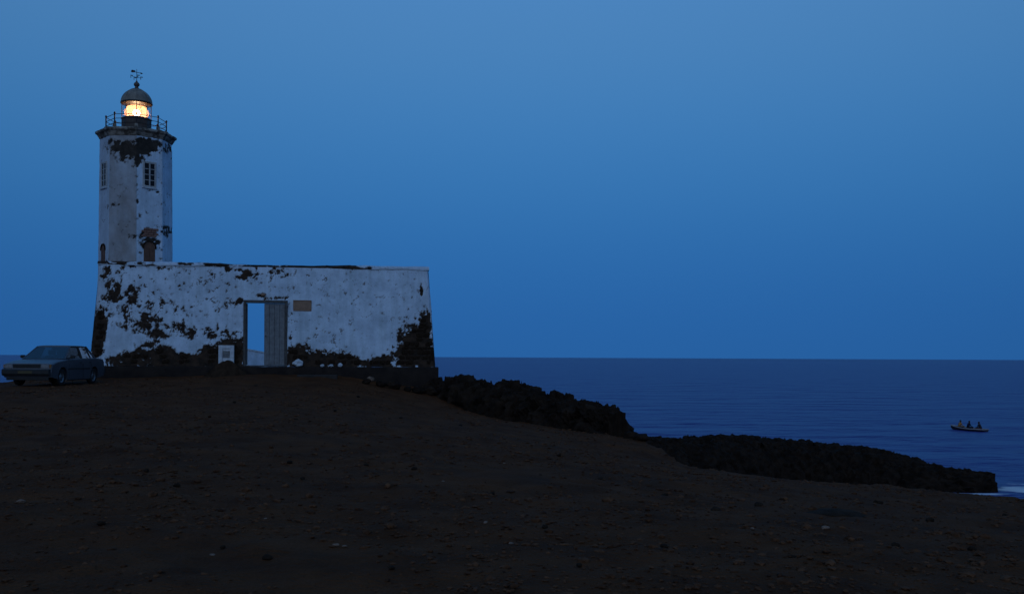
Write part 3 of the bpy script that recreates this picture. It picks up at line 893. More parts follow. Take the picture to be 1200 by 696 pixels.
# white meter niche at the foot of the wall and the earth heaped against it
nu0, nu1 = u_of(256.5), u_of(274.5)
nh = v_of(265, 404.5)
nw = nu1 - nu0
nb_ = empty('niche_box', wpt(nu0, -.13, 0), ALPHA, 'small white framed box with grey panel at the foot of the wall', 'box')
MB().box(0, .15, 0, .2, -.25, nh).build('frame_side', M['white_stone'], nb_)
MB().box(nw - .15, nw, 0, .2, -.25, nh).build('frame_side', M['white_stone'], nb_)
MB().box(.152, nw - .152, .002, .2, nh - .13, nh - .002).build('frame_top', M['white_stone'], nb_)
MB().box(.152, nw - .152, .05, .2, -.25, nh - .133).build('back_panel', M['white_stone'], nb_)
for k in range(4):
    MB().box(.17, nw - .17, .02, .048, .36 + k * .072, .42 + k * .072, .008).build('louvre', M['grey_wood'], nb_)
def heap(name, px, Y, w, dpt, h, label, seed, m):
    x0 = X_at(px, Y)
    a = np.linspace(0, 2 * math.pi, 49); r_ = np.linspace(0, 1, 14)
    A, RR = np.meshgrid(a[:-1], r_, indexing='ij')
    A = np.vstack([A, A[:1]]); RR = np.vstack([RR, RR[:1]])
    x, y = x0 + RR * np.cos(A) * w, Y + RR * np.sin(A) * dpt
    base = ground_z(x.ravel(), y.ravel(), False).reshape(x.shape)
    hz = h * (1 - RR ** 1.3)
    hz = hz * (.7 + .7 * fbm(np.stack([x.ravel() * 4, y.ravel() * 4, 0 * x.ravel()], 1), 4, seed).reshape(x.shape))
    z = base + hz - .12 * RR
    o = grid_mesh(name, np.stack([x, y, z], -1), m, flip=False)
    return tag(o, label, 'heap')
heap('earth_heap', 265.5, 40.45, 1.0, .55, .60, 'heap of brown earth piled in front of the white framed box', 5, M['heap'])

# whitewashed stones along the plinth top
for px, py, s, lb in ((349, 424.5, .20, 'large round whitewashed stone by the right door jamb'), (291, 415.5, .11, None), (378, 422, .085, None), (388.5, 424.5, .08, None), (398.5, 424, .10, None)):
    if px == 291: continue
    u = u_of(px)
    me = boulder_mesh(int(px), s, .85, 3, .35)
    o = finish('white_stone', me, M['white_stone'], None, False, None, False)
    lo = min(v.co.z for v in me.vertices)
    o.location = wpt(u, -.075 - s * .1, -.012 - lo)
    tag(o, lb or 'small whitewashed stone in a row on the plinth right of the door', 'stone', None if lb else 'small white stones on the plinth')
st = empty('door_slab', wpt(u_of(340), -.75, -.2), ALPHA, 'worn pale concrete slab lying before the wall near the door', 'slab')
zs = float(ground_z(*[np.array([c]) for c in wpt(u_of(372), -.75, 0)[:2]])[0])
st.location = (wpt(u_of(350), -1.0, 0)[0], wpt(u_of(350), -1.0, 0)[1], zs)
MB().box(0, 1.6, 0, .55, -.15, .05, .02).build('slab_top', M['concrete'], st)

# ------------------------------------------------------------------ lighthouse
TY = 44.5
TX = X_at(158.6, TY)
TS = TY / F                                   # metres per photo pixel at the tower, upright
TH = TS * math.cos(math.atan2(TX, TY))        # and across: the tower stands off the lens axis
def tz(py):
    return (hor(160) - py) * TS               # height above the camera's level
TB = -1.4
lh = empty('lighthouse', (TX, TY, CAMZ), math.atan2(-TY, -TX),      # local +x looks at the camera
           'tall octagonal white lighthouse with peeling plaster and a lit lantern', 'lighthouse')
# local frame: x towards the camera, y to the right in the picture is local +y
RB, RT = 43.6 * TH, 42.4 * TH
ZT = 9.50
def rad_at(z):
    return RB + (RT - RB) * (z - tz(308)) / (ZT - tz(308))
# picture-right is local +y when the camera looks at the tower (local x towards camera): right-hand = up x forward
def corner(k, r):
    a = k * math.pi / 4
    return np.array([r * math.cos(a), r * math.sin(a)])
TBL = [(140, 174, 16, 5, 1.0), (155, 176, 24, 8, 1.1), (168, 172, 18, 7, 1.15), (178, 171, 9, 8, 1.0), (161, 187, 6, 8, 1.05), (136, 168, 4, 5, .8), (187, 172, 5, 7, .72), (197, 174, 8, 6, .66), (150, 184, 22, 5, .55), (165, 166, 16, 4, .9),
       (127, 174, 3, 10, .6), (175, 223, 4, 2, .9), (184, 225, 2, 1.5, .7), (192, 270, 9, 6, .55), (186, 274, 5, 6, .62), (176, 281, 8, 2.2, .9), (184, 284, 3, 4, .7), (166, 290, 2.5, 7, .5), (159, 255, 3, 8, .45), (153, 276, 5, 4, .45),
       (133, 240, 8, 6, .32), (142, 268, 8, 6, .34), (174, 272, 9, 5.5, 1.0), (120, 308, 5, 3, .6), (160, 225, 3, 12, .35)]
def tower_px(ang, r):                        # where a tower point shows in the photograph
    return 159.4 + r * np.sin(ang) / TS
nf, nzv = 26, 250
zz = np.linspace(TB, ZT + .12, nzv)
first = True
LOCP, EXP, RUS = [], [], []
for k in range(8):
    t = np.linspace(0, 1, nf + 1)[:-1]
    c0, c1 = corner(k, 1.0), corner(k + 1, 1.0)
    for tt in t:
        c = c0 + (c1 - c0) * tt
        LOCP.append(c)
LOCP.append(LOCP[0])
LOCP = np.array(LOCP)
TXv = LOCP[:, None, 0] * rad_at(zz)[None]
TYv = LOCP[:, None, 1] * rad_at(zz)[None]
TZv = np.broadcast_to(zz[None], TXv.shape)
front = TXv > -.4
th_ = math.atan2(-TX, TY)
dep_ = TY - math.cos(th_) * TXv + math.sin(th_) * TYv
pxx = 600 + F * (TX + math.sin(th_) * TXv + math.cos(th_) * TYv) / dep_
pyy = hor(160) - TZv * F / dep_
D = np.zeros(TXv.shape)
for px, py, rx, ry, w in TBL:
    D = np.maximum(D, w * np.exp(-((((pxx - px) / rx) ** 2 + ((pyy - py) / ry) ** 2) ** 1.4) * .9))
D = np.where(front, D, .5 * np.exp(-((pyy - 172) / 7) ** 2))
tp = np.stack([TXv.ravel(), TYv.ravel(), TZv.ravel()], 1)
n1 = np.clip((fbm(tp * 5.4, 6, 201, .7) - .5) * 2.3 + .5, 0, 1).reshape(TXv.shape)
TE = np.clip(.5 + (D + .03 - n1) * 1.8, 0, 1)
ang_ = np.arctan2(TYv, TXv)
rust_shade = ((ang_ > -math.pi / 4 - .01) & (ang_ < .005)) * np.clip(.66 + .9 * (fbm(tp * np.array([1.4, 1.4, .7]), 4, 207, .6).reshape(TXv.shape) - .5), 0.1, .95)  # weathered left-front facet; its shade against the right-hand face is painted in too
rust_shade = np.maximum(rust_shade, np.exp(-(((ang_ + 3 * math.pi / 8) / .42) ** 6)) * .35)
rr = 1 - (np.clip((TE - .4) * 5, 0, 1) * .03 + (fbm(tp * 3, 4, 203).reshape(TXv.shape) - .5) * .02) / RB
grid_mesh('tower_shaft', np.stack([TXv * rr, TYv * rr, TZv], -1), M['tower'], lh, None, {'expo': TE, 'rust_shade': rust_shade}, flip=False)

# cornice and gallery floor
RC = 48.0 * TH
cn = MB()
cn.lathe([(RT * .97, ZT - .02), (RT + .03, ZT + .03), (RT + .05, ZT + .07), (RC - .09, ZT + .19), (RC - .02, ZT + .24), (RC, ZT + .26), (RC, ZT + .33), (RC - .06, ZT + .37), (RT * .5, ZT + .39)], 8)
cornice = cn.build('cornice', M['cornice'], lh)
sub = cornice.modifiers.new('sub', 'SUBSURF'); sub.subdivision_type = 'SIMPLE'; sub.levels = 4; sub.render_levels = 4
tex = bpy.data.textures.new('cornice_wear', 'CLOUDS'); tex.noise_scale = .16
dm = cornice.modifiers.new('wear', 'DISPLACE'); dm.texture = tex; dm.strength = .05; dm.mid_level = .5
GZ0 = ZT + .38
# railing
RRL = 35.4 * TH
for k in range(8):
    c = corner(k, RRL)
    po = MB().tube((c[0], c[1], GZ0 + .12), (c[0], c[1], GZ0 + .64), .028, n=8).lathe([(.001, GZ0 + .63), (.04, GZ0 + .64), (.045, GZ0 + .68), (.001, GZ0 + .73)], 8, M=Matrix.Translation((c[0], c[1], 0))).build('railing_post', M['iron'], lh)
    MB().box(c[0] - .075, c[0] + .075, c[1] - .075, c[1] + .075, GZ0 - .03, GZ0 + .20, .02).build('post_foot', M['cornice'], po)
for h in (.24, .43, .62):
    for k in range(8):
        a, b_ = corner(k, RRL), corner(k + 1, RRL)
        MB().tube((a[0], a[1], GZ0 + h), (b_[0], b_[1], GZ0 + h), .013, n=6).build('rail', M['iron'], lh)

# lantern
RLn = 17.6 * TH
z0, z1, z2 = GZ0 - .03, 10.55, 11.20
MB().lathe([(RLn + .03, z0), (RLn + .03, z0 + .07), (RLn, z0 + .08), (RLn, z1 - .05), (RLn + .03, z1 - .045), (RLn + .03, z1)], 8).build('lantern_base', M['murette'], lh)
MB().box(RLn * .924 - .01, RLn * .924 + .03, -.22, .22, z0 + .09, z1 - .08, .01).build('lantern_hatch', M['murette'], lh).rotation_euler = (0, 0, R(22.5))
for k in range(8):
    c = corner(k, RLn - .01)
    MB().tube((c[0], c[1], z1), (c[0], c[1], z2 + .02), .016, n=6).build('glazing_bar', M['iron'], lh)
    a, b_ = corner(k, RLn - .03), corner(k + 1, RLn - .03)
    MB().add([(a[0], a[1], z1 + .005), (b_[0], b_[1], z1 + .005), (b_[0], b_[1], z2), (a[0], a[1], z2)], [(0, 1, 2, 3)]).build('lantern_pane', M['glass'], lh)
MB().lathe([(RLn * .85, z2 - .005), (RLn + .03, z2 - .01), (RLn + .055, z2 + .02), (RLn + .045, z2 + .05), (RLn * .85, z2 + .055)], 24).build('lantern_eave', M['iron'], lh)
dome_top = tz(104.5)
dh = dome_top - z2 - .05
prof = [(RLn + .04, z2 + .05)] + [((RLn + .02) * math.cos(t) ** 1.1 if t < 1.5 else .1, z2 + .06 + dh * math.sin(t)) for t in np.linspace(.05, 1.46, 11)]
dome = MB().lathe(prof, 24).build('lantern_dome', M['dome'], lh, True)
for k in range(8):
    a = k * math.pi / 4
    pts = [(r * math.cos(a) * 1.012, r * math.sin(a) * 1.012, z) for r, z in prof]
    rb = MB()
    for p0, p1 in zip(pts[:-1], pts[1:]): rb.tube(p0, p1, .012, n=5)
    rb.build('dome_rib', M['dome'], dome)
fz = dome_top - .02
MB().lathe([(.13, fz - .06), (.12, fz + .02), (.08, fz + .07), (.07, fz + .12), (.115, fz + .16), (.13, fz + .22), (.10, fz + .28), (.05, fz + .32), (.03, fz + .38)], 14).build('vent_finial', M['murette'], lh, True)
mz = tz(82)
vane = MB().tube((0, 0, fz + .34), (0, 0, mz + .02), .016, .011, n=6).build('vane_mast', M['iron'], lh)
zc = tz(91)
for dx, dy in ((0, 1), (0, -1), (1, 0), (-1, 0)):
    a = R(20)
    X_, Y_ = dx * math.cos(a) - dy * math.sin(a), dx * math.sin(a) + dy * math.cos(a)
    arm = MB().tube((0, 0, zc), (X_ * .2, Y_ * .2, zc), .009, n=5).build('vane_arm', M['iron'], vane)
    # cardinal letter as a small upright plate frame
    MB().box(X_ * .22 - .012, X_ * .22 + .012, Y_ * .22 - .05, Y_ * .22 - .028, zc - .07, zc + .07).box(X_ * .22 - .012, X_ * .22 + .012, Y_ * .22 - .03, Y_ * .22 + .05, zc + .03, zc + .06).build('vane_letter', M['iron'], vane)
za_ = tz(84.6)
MB().tube((0, -.18, za_), (0, .22, za_ - .05), .012, n=6).build('vane_arrow', M['iron'], vane)
MB().prism([(-.25, za_ + .0), (-.20, za_ + .075), (-.06, za_ + .05), (-.06, za_ - .02), (-.2, za_ - .045)], 'x', -.012, .012).build('vane_tail', M['iron'], vane)
MB().prism([(.16, za_ - .09), (.26, za_ - .055), (.16, za_ + .0)], 'x', -.012, .012).build('vane_tip', M['iron'], vane)

# lamp and lens
M['lamp'] = emit('lamp_glow', (1.0, .64, .34), 30.0)
def lens_mat():
    m = bpy.data.materials.new('fresnel_lens_glass')
    m.use_nodes = True
    n, l = m.node_tree.nodes, m.node_tree.links
    n.remove(n['Principled BSDF'])
    tr = n.new('ShaderNodeBsdfTranslucent'); tr.inputs[0].default_value = (.92, .56, .40, 1)
    tp_ = n.new('ShaderNodeBsdfTransparent'); tp_.inputs[0].default_value = (.97, .92, .85, 1)
    mx = n.new('ShaderNodeMixShader'); mx.inputs[0].default_value = .55
    l.new(tr.outputs[0], mx.inputs[1]); l.new(tp_.outputs[0], mx.inputs[2])
    gl = n.new('ShaderNodeBsdfGlossy'); gl.inputs['Roughness'].default_value = .12
    m2 = n.new('ShaderNodeMixShader'); m2.inputs[0].default_value = .10
    l.new(mx.outputs[0], m2.inputs[1]); l.new(gl.outputs[0], m2.inputs[2])
    l.new(m2.outputs[0], n['Material Output'].inputs[0])
    return m
M['lens'] = lens_mat()
zl = 10.83
lens = empty('lens_assembly', (0, 0, 0)); lens.parent = lh
rL = .50
for k in range(8):
    z = zl - .25 + k * .067
    bulge = rL - .10 * abs((k - 3.5) / 3.5) ** 2
    MB().lathe([(bulge - .02, z - .032), (bulge + .012, z - .01), (bulge + .012, z + .01), (bulge - .02, z + .032)], 20, caps=False).build('lens_ring', M['lens'], lens, True)
MB().lathe([(.30, zl - .42), (.36, zl - .40), (.36, zl - .33), (.30, zl - .31)], 20).build('lens_base', M['murette'], lens)
MB().lathe([(.001, zl - .13), (.09, zl - .12), (.155, zl - .04), (.155, zl + .02), (.09, zl + .09), (.001, zl + .10)], 14).build('lamp_bulb', M['lamp'], lens, True)
for k in range(4):
    a = k * math.pi / 2 + .4
    MB().tube((.34 * math.cos(a), .34 * math.sin(a), zl - .32), (.34 * math.cos(a), .34 * math.sin(a), zl + .33), .012, n=6).build('lens_standard', M['iron'], lens)

# tower windows and doors: faces k (between corner k and k+1); k=0 is the face right of the front arris
def face_frame(parent, name, k, zc, off=0.0):
    a = (k + .5) * math.pi / 4
    ap = rad_at(zc) * math.cos(math.pi / 8)
    o = empty(name, (ap * math.cos(a), ap * math.sin(a), zc), a + math.pi / 2)
    o.parent = parent
    return o            # local -y looks outwards, x along the face
def tower_window(k, zc, w, h):
    o = face_frame(lh, 'window', k, zc)
    MB().box(-w / 2, w / 2, -.004, .03, -h / 2, h / 2).build('window_recess', M['brown_wood'], o)
    for x0_, x1_ in ((-w / 2 - .05, -w / 2 + .03), (w / 2 - .03, w / 2 + .05)):
        MB().box(x0_, x1_, -.04, .03, -h / 2 - .05, h / 2 + .05, .008).build('frame_stile', M['white_wood'], o)
    for s_ in (-1, 1):
        zc2 = s_ * (h / 2 + .01)
        MB().box(-w / 2 + .031, w / 2 - .031, -.038, .03, zc2 - .04, zc2 + .04, .008).build('frame_rail', M['white_wood'], o)
    MB().box(-.028, .028, -.034, .02, -h / 2 + .03, h / 2 - .03).build('mullion', M['white_wood'], o)
    iw = w / 2 - .03 - .028
    for j in range(1, 4):
        z_ = -h / 2 + .03 + (h - .06) * j / 4
        for s_ in (-1, 1):
            xa_ = s_ * (.028 + iw / 2)
            MB().box(xa_ - iw / 2 + .001, xa_ + iw / 2 - .001, -.026, .02, z_ - .014, z_ + .014).build('glazing_bar', M['white_wood'], o)
    for j in range(4):
        za0 = -h / 2 + .03 + (h - .06) * j / 4 + .016
        za1 = -h / 2 + .03 + (h - .06) * (j + 1) / 4 - .016
        for s_ in (-1, 1):
            xa_ = s_ * (.028 + iw / 2)
            MB().box(xa_ - iw / 2 + .003, xa_ + iw / 2 - .003, -.014, -.006, za0, za1).build('pane', M['pane'], o)
    MB().box(-w / 2 - .08, w / 2 + .08, -.07, .03, -h / 2 - .10, -h / 2 - .052, .01).build('sill', M['white_stone'], o)
zw = 7.88
hW = 27.0 * TS
for k in (0, -2, 2, 4):
    tower_window(k, zw, .50, hW)
def arch(w, h, n=8):
    r_ = w / 2
    return [(-r_, 0), (r_, 0)] + [(r_ * math.cos(t), h - r_ + r_ * math.sin(t)) for t in np.linspace(0, math.pi, n + 1)]
def tower_door(k, w, h, name):
    zb = 3.90
    o = face_frame(lh, name, k, zb)
    MB().prism(arch(w, h), 'y', -.012, .03).build('door_recess', M['brown_wood'], o)
    for s_ in (-1, 1):
        MB().box(s_ * w / 4 - w / 4 + .012, s_ * w / 4 + w / 4 - .012, -.032, -.0125, .0, h - w / 2, .006).build('door_panel', M['brown_wood'], o)
    hood = MB()
    for t0, t1 in zip(np.linspace(-.15, math.pi + .15, 10)[:-1], np.linspace(-.15, math.pi + .15, 10)[1:]):
        ri, ro = w / 2 + .01, w / 2 + .06
        pts = [(r_ * math.cos(t), h - w / 2 + r_ * math.sin(t)) for r_, t in ((ri, t0), (ro, t0), (ro, t1), (ri, t1))]
        hood.prism(pts, 'y', -.05, .03)
    hood.build('arch_hood', M['stone'], o)
    return o
td = tower_door(0, .50, 27.5 * TS, 'arched_door')
tower_door(-2, .40, 24 * TS, 'arched_door')
# bricks laid bare above the arched door
bo = face_frame(lh, 'brick_patch', 0, 5.36)
for j in range(4):
    for i in range(3):
        x = -.34 + i * .22 + (.1 if j % 2 else 0)
        MB().box(x, x + .205, -.022 - random.uniform(0, .012), .03, -.2 + j * .1, -.2 + j * .1 + .085, .008).build('brick', M['brick'], bo)

# ------------------------------------------------------------------ parked car
M['paint'] = mat('blue_grey_car_paint', (.060, .066, .080), (.050, .056, .070), 2, .38, metal=.2, spec=.5)
M['black_trim'] = mat('black_trim', (.012, .012, .013), (.02, .02, .02), 5, .6)
M['tyre'] = mat('tyre_rubber', (.010, .010, .010), (.016, .015, .014), 9, .9)
M['rim'] = mat('grey_wheel_rim', (.22, .22, .23), (.14, .14, .15), 9, .4, metal=.7)
M['car_glass'] = glass('car_window_glass', (.30, .36, .38), .14)
M['lamp_glass'] = mat('headlamp_glass', (.19, .20, .21), (.12, .125, .13), 20, .15, metal=.4, spec=.5)
M['amber'] = mat('amber_lens', (.30, .13, .03), (.2, .08, .02), 20, .2)
M['red_lens'] = mat('red_lens', (.20, .015, .01), (.14, .01, .01), 20, .2)
M['plate'] = mat('number_plate', (.07, .055, .02), (.05, .04, .016), 10, .5)
M['seat'] = mat('dark_seat_cloth', (.03, .03, .032), (.02, .02, .02), 10, .95)
M['chrome'] = mat('dull_chrome', (.35, .35, .36), (.25, .25, .26), 10, .25, metal=.9)

def build_car():
    fwd = Vector((-.05, -.9987, 0))
    rz = math.atan2(fwd.y, fwd.x)
    fa = Vector((-16.13, 34.0, 0))               # middle of the front axle
    WB = 2.48
    ctr = fa - fwd * (WB / 2 * .93)
    gz_ = CAMZ - 1.045
    car = empty('parked_car', (ctr.x, ctr.y, gz_), rz, 'boxy blue grey four door saloon car parked beside the wall', 'car')
    car.scale = (.93, 1, 1)
    hw = .815
    # side profile of the lower body (x, z), front at +x
    prof = [(2.10, .30), (2.14, .46), (2.115, .62), (2.06, .755), (1.60, .845), (.98, .905), (.60, .925), (-.60, .945), (-1.35, .955), (-1.55, .945), (-2.02, .915), (-2.09, .80), (-2.12, .52), (-2.06, .30), (-1.5, .22), (1.5, .20)]
    # stations across the width: (y, inset of the outline)
    bm = bmesh.new()
    rings = []
    for y, ins, zs in ((-hw + .075, .05, .97), (-hw + .015, .012, .985), (-hw, .0, .93), (-hw + .06, 0.0, 1.0), (0, -.012, 1.012)):
        pass
    stations = [(-hw + .0, .93), (-hw + .03, .975), (-hw + .11, .995), (-.35, 1.008), (.35, 1.008), (hw - .11, .995), (hw - .03, .975), (hw, .93)]
    for y, sc_ in stations:
        row = []
        for x, z in prof:
            # the outer rows are pulled in at the top (tumblehome) and round off at nose and tail
            edge_ = max(0, abs(y) - (hw - .13)) / .13
            x2 = x * (1 - .035 * edge_ ** 2)
            z2_ = z
            if z > .7:
                z2_ = z - (1 - sc_) * .55
            row.append(bm.verts.new((x2, y, z2_)))
        rings.append(row)
    n = len(prof)
    for a, b_ in zip(rings[:-1], rings[1:]):
        for i in range(n):
            bm.faces.new((a[i], a[(i + 1) % n], b_[(i + 1) % n], b_[i]))
    bm.faces.new(rings[0]); bm.faces.new(rings[-1][::-1])
    # widen the flanks at mid height
    for v in bm.verts:
        if abs(v.co.y) > hw - .05:
            k_ = math.exp(-((v.co.z - .58) / .25) ** 2)
            v.co.y += math.copysign(.02 * k_, v.co.y)
    bmesh.ops.recalc_face_normals(bm, faces=bm.faces)
    me = bpy.data.meshes.new('body'); bm.to_mesh(me); bm.free()
    tmp = bpy.data.objects.new('tmp_body', me); COL.objects.link(tmp)
    cutters = []
    for x in (WB / 2, -WB / 2):
        for s_ in (-1, 1):
            c = MB().tube((x, s_ * .50, .30), (x, s_ * 1.1, .30), .345, n=24).build('tmp_cut', M['black_trim'])
            cutters.append(c)
            md = tmp.modifiers.new('b', 'BOOLEAN'); md.object = c; md.operation = 'DIFFERENCE'; md.solver = 'EXACT'
    bv_ = tmp.modifiers.new('bev', 'BEVEL'); bv_.width = .018; bv_.segments = 2; bv_.limit_method = 'ANGLE'; bv_.angle_limit = R(35)
    bpy.context.view_layer.update()
    dg = bpy.context.evaluated_depsgraph_get()
    me2 = bpy.data.meshes.new_from_object(tmp.evaluated_get(dg))
    for c in cutters + [tmp]:
        bpy.data.objects.remove(c, do_unlink=True)
    me2.name = 'body'; me2.materials.clear()
    body = finish('body', me2, M['paint'], car, False, None, False)
    # cabin: outline at the belt and at the roof
    zb, zr = .925, 1.375
    bx = [(.98, .905), (-1.42, .945)]
    roof_f, roof_r = .22, -1.00
    by, ry = hw - .045, .60
    roof = MB()
    rp_ = [(roof_f + .02, .56), (roof_f - .12, ry), (-.9, ry), (roof_r - .03, .55), (roof_r - .03, -.55), (-.9, -ry), (roof_f - .12, -ry), (roof_f + .02, -.56)]
    roof.add([(x, y, zr - .045) for x, y in rp_] + [(x * .97 - .01, y * .93, zr - .008) for x, y in rp_] + [(x * .8 - .06, y * .6, zr + .012) for x, y in rp_],
             [tuple(range(7, -1, -1))] + [(i, (i + 1) % 8, 8 + (i + 1) % 8, 8 + i) for i in range(8)] + [(8 + i, 8 + (i + 1) % 8, 16 + (i + 1) % 8, 16 + i) for i in range(8)] + [tuple(range(16, 24))])
    roof.build('roof', M['paint'], car)
    def bar(p0, p1, wd, name, m):
        p0, p1 = Vector(p0), Vector(p1)
        MB().tube(p0, p1, wd, n=6).build(name, m, car)
    zt_ = zr - .04
    for s_ in (-1, 1):
        bar((.93, s_ * (by - .03), .90), (roof_f, s_ * .57, zt_), .032, 'pillar', M['paint'])
        bar((-.28, s_ * by, .93), (-.33, s_ * ry, zt_), .036, 'pillar', M['black_trim'])
        bar((-1.36, s_ * (by - .04), .945), (roof_r, s_ * .57, zt_), .05, 'pillar', M['paint'])
        bar((-1.02, s_ * (by - .005), .94), (-.93, s_ * ry, zt_), .022, 'pillar', M['black_trim'])
        bar((roof_f - .05, s_ * .592, zt_), (roof_r + .02, s_ * .592, zt_), .024, 'roof_rail', M['black_trim'])
        for xf0, xf1, xr0, xr1 in ((.86, -.24, .20, -.29), (-.32, -1.00, -.37, -.91), (-1.05, -1.28, -.95, -1.0)):
            MB().add([(xf0, s_ * (by - .01), .925), (xf1, s_ * (by - .01), .93), (xr1, s_ * (ry - .01), zt_), (xr0, s_ * (ry - .01), zt_)], [(0, 1, 2, 3)]).build('side_window', M['car_glass'], car)
    MB().add([(.95, -by + .06, .91), (.95, by - .06, .91), (roof_f + .02, .55, zt_), (roof_f + .02, -.55, zt_)], [(0, 1, 2, 3)]).build('windscreen', M['car_glass'], car)
    MB().add([(-1.40, -by + .09, .95), (-1.40, by - .09, .95), (roof_r - .02, .53, zt_), (roof_r - .02, -.53, zt_)], [(0, 1, 2, 3)]).build('rear_window', M['car_glass'], car)
    MB().box(.62, .99, -by + .05, by - .05, .86, .925, .01).build('dashboard', M['black_trim'], car)
    # seats and steering wheel seen through the glass
    for s_ in (-1, 1):
        se_ = MB().box(-.42, -.26, s_ * .34 - .24, s_ * .34 + .24, .5, 1.02, .04).build('seat', M['seat'], car)
        MB().box(-.40, -.30, s_ * .34 - .13, s_ * .34 + .13, 1.05, 1.22, .03).tube((-.35, s_ * .34 - .05, 1.0), (-.35, s_ * .34 - .05, 1.08), .01, n=5).build('headrest', M['seat'], se_)
    MB().box(-1.30, -1.16, -.62, .62, .5, 1.02, .04).build('rear_seat', M['seat'], car)
    bmw = bmesh.new()
    sw_ = MB()
    for i in range(14):
        a0, a1 = 2 * math.pi * i / 14, 2 * math.pi * (i + 1) / 14
        f_ = lambda a: (.45 + .09 * math.sin(a), .36 + .18 * math.cos(a), .93 + .155 * math.sin(a))
        sw_.tube(f_(a0), f_(a1), .013, n=5)
    sw_.build('steering_wheel', M['black_trim'], car); bmw.free()
    # front
    MB().box(2.065, 2.125, -.47, .47, .60, .735, .01).build('grille', M['black_trim'], car)
    for k in range(4):
        MB().box(2.126, 2.134, -.45, .45, .622 + k * .027, .630 + k * .027).build('grille_bar', M['black_trim'], car)
    for s_ in (-1, 1):
        MB().box(2.04, 2.128, s_ * .62 - .145, s_ * .62 + .145, .595, .735, .012).build('headlight', M['lamp_glass'], car)
        MB().box(1.90, 2.10, s_ * .79 - .022, s_ * .79 + .022, .605, .725, .01).build('indicator', M['amber'], car)
        MB().box(-2.13, -2.05, s_ * .58 - .20, s_ * .58 + .20, .64, .82, .012).build('tail_light', M['red_lens'], car)
    MB().prism([(2.06, .34), (2.20, .36), (2.235, .42), (2.235, .53), (2.20, .57), (2.06, .575)], 'y', -.80, .80).build('front_bumper', M['black_trim'], car)
    MB().prism([(-2.05, .34), (-2.19, .37), (-2.215, .43), (-2.215, .54), (-2.18, .58), (-2.05, .58)], 'y', -.80, .80).build('rear_bumper', M['black_trim'], car)
    MB().box(2.02, 2.09, -.72, .72, .20, .338, .015).build('front_apron', M['black_trim'], car)
    MB().box(2.236, 2.243, -.24, .24, .425, .515).build('number_plate', M['plate'], car)
    for s_ in (-1, 1):
        MB().box(-.86, .86, s_ * (hw + .006) - .012, s_ * (hw + .006) + .012, .545, .60, .006).build('side_moulding', M['black_trim'], car)
        MB().box(-.84, .84, s_ * (hw - .03) - .02, s_ * (hw - .03) + .02, .17, .235, .01).build('rocker', M['black_trim'], car)
        mi_ = MB().box(.60, .70, s_ * (hw + .075) - .08, s_ * (hw + .075) + .08, .935, 1.045, .025).build('wing_mirror', M['black_trim'], car)
        MB().tube((.66, s_ * (hw - .06), .94), (.65, s_ * (hw + .02), .975), .02, n=6).build('mirror_arm', M['black_trim'], mi_)
        for x in (-.10, -.88):
            MB().box(x - .07, x + .07, s_ * (hw + .008) - .014, s_ * (hw + .008) + .014, .775, .805, .006).build('door_handle', M['black_trim'], car)
        for x in (.78, -.30, -1.0):
            MB().box(x - .004, x + .004, s_ * (hw + .0125) - .005, s_ * (hw + .0125) + .002, .28, .74).build('door_gap', M['black_trim'], car)
    # wheels
    for x in (WB / 2, -WB / 2):
        for s_ in (-1, 1):
            w = empty('wheel', (x, s_ * .70, .292)); w.parent = car; w.scale = (1 / .93, 1, 1)
            T_ = Matrix.Rotation(R(-90 * s_), 4, 'X')
            MB().lathe([(.19, -.085), (.255, -.085), (.285, -.065), (.292, -.03), (.292, .03), (.285, .065), (.255, .085), (.19, .085)], 28, caps=False, M=T_).build('tyre', M['tyre'], w, True)
            MB().lathe([(.001, .055), (.05, .06), (.07, .045), (.14, .03), (.175, .05), (.195, .078), (.195, -.07), (.001, -.07)], 28, caps=False, M=T_).build('rim', M['rim'], w, True)
            hc = MB()
            for i in range(6):
                a = i * math.pi / 3
                hc.tube(T_ @ Vector((.115 * math.cos(a), .115 * math.sin(a), .025)), T_ @ Vector((.115 * math.cos(a), .115 * math.sin(a), .046)), .02, n=8)
            hc.build('hub_detail', M['black_trim'], w)
    return car
build_car()

# ------------------------------------------------------------------ rowing boat and its crew
def cloth(name, c):
    return mat(name, c, tuple(x * .75 for x in c), 14, .95, spec=.1)
M['skin'] = mat('brown_skin', (.075, .042, .028), (.06, .034, .022), 9, .7)
M['hair'] = mat('black_hair', (.008, .007, .006), (.012, .010, .009), 40, .8)
M['boat_white'] = mat('pale_boat_paint', (.40, .34, .32), (.28, .24, .22), 3, .6)
M['boat_dark'] = mat('dark_boat_hull', (.030, .022, .026), (.02, .016, .018), 3, .6)
M['boat_wood'] = mat('boat_thwart_wood', (.12, .085, .06), (.08, .055, .04), 6, .8)

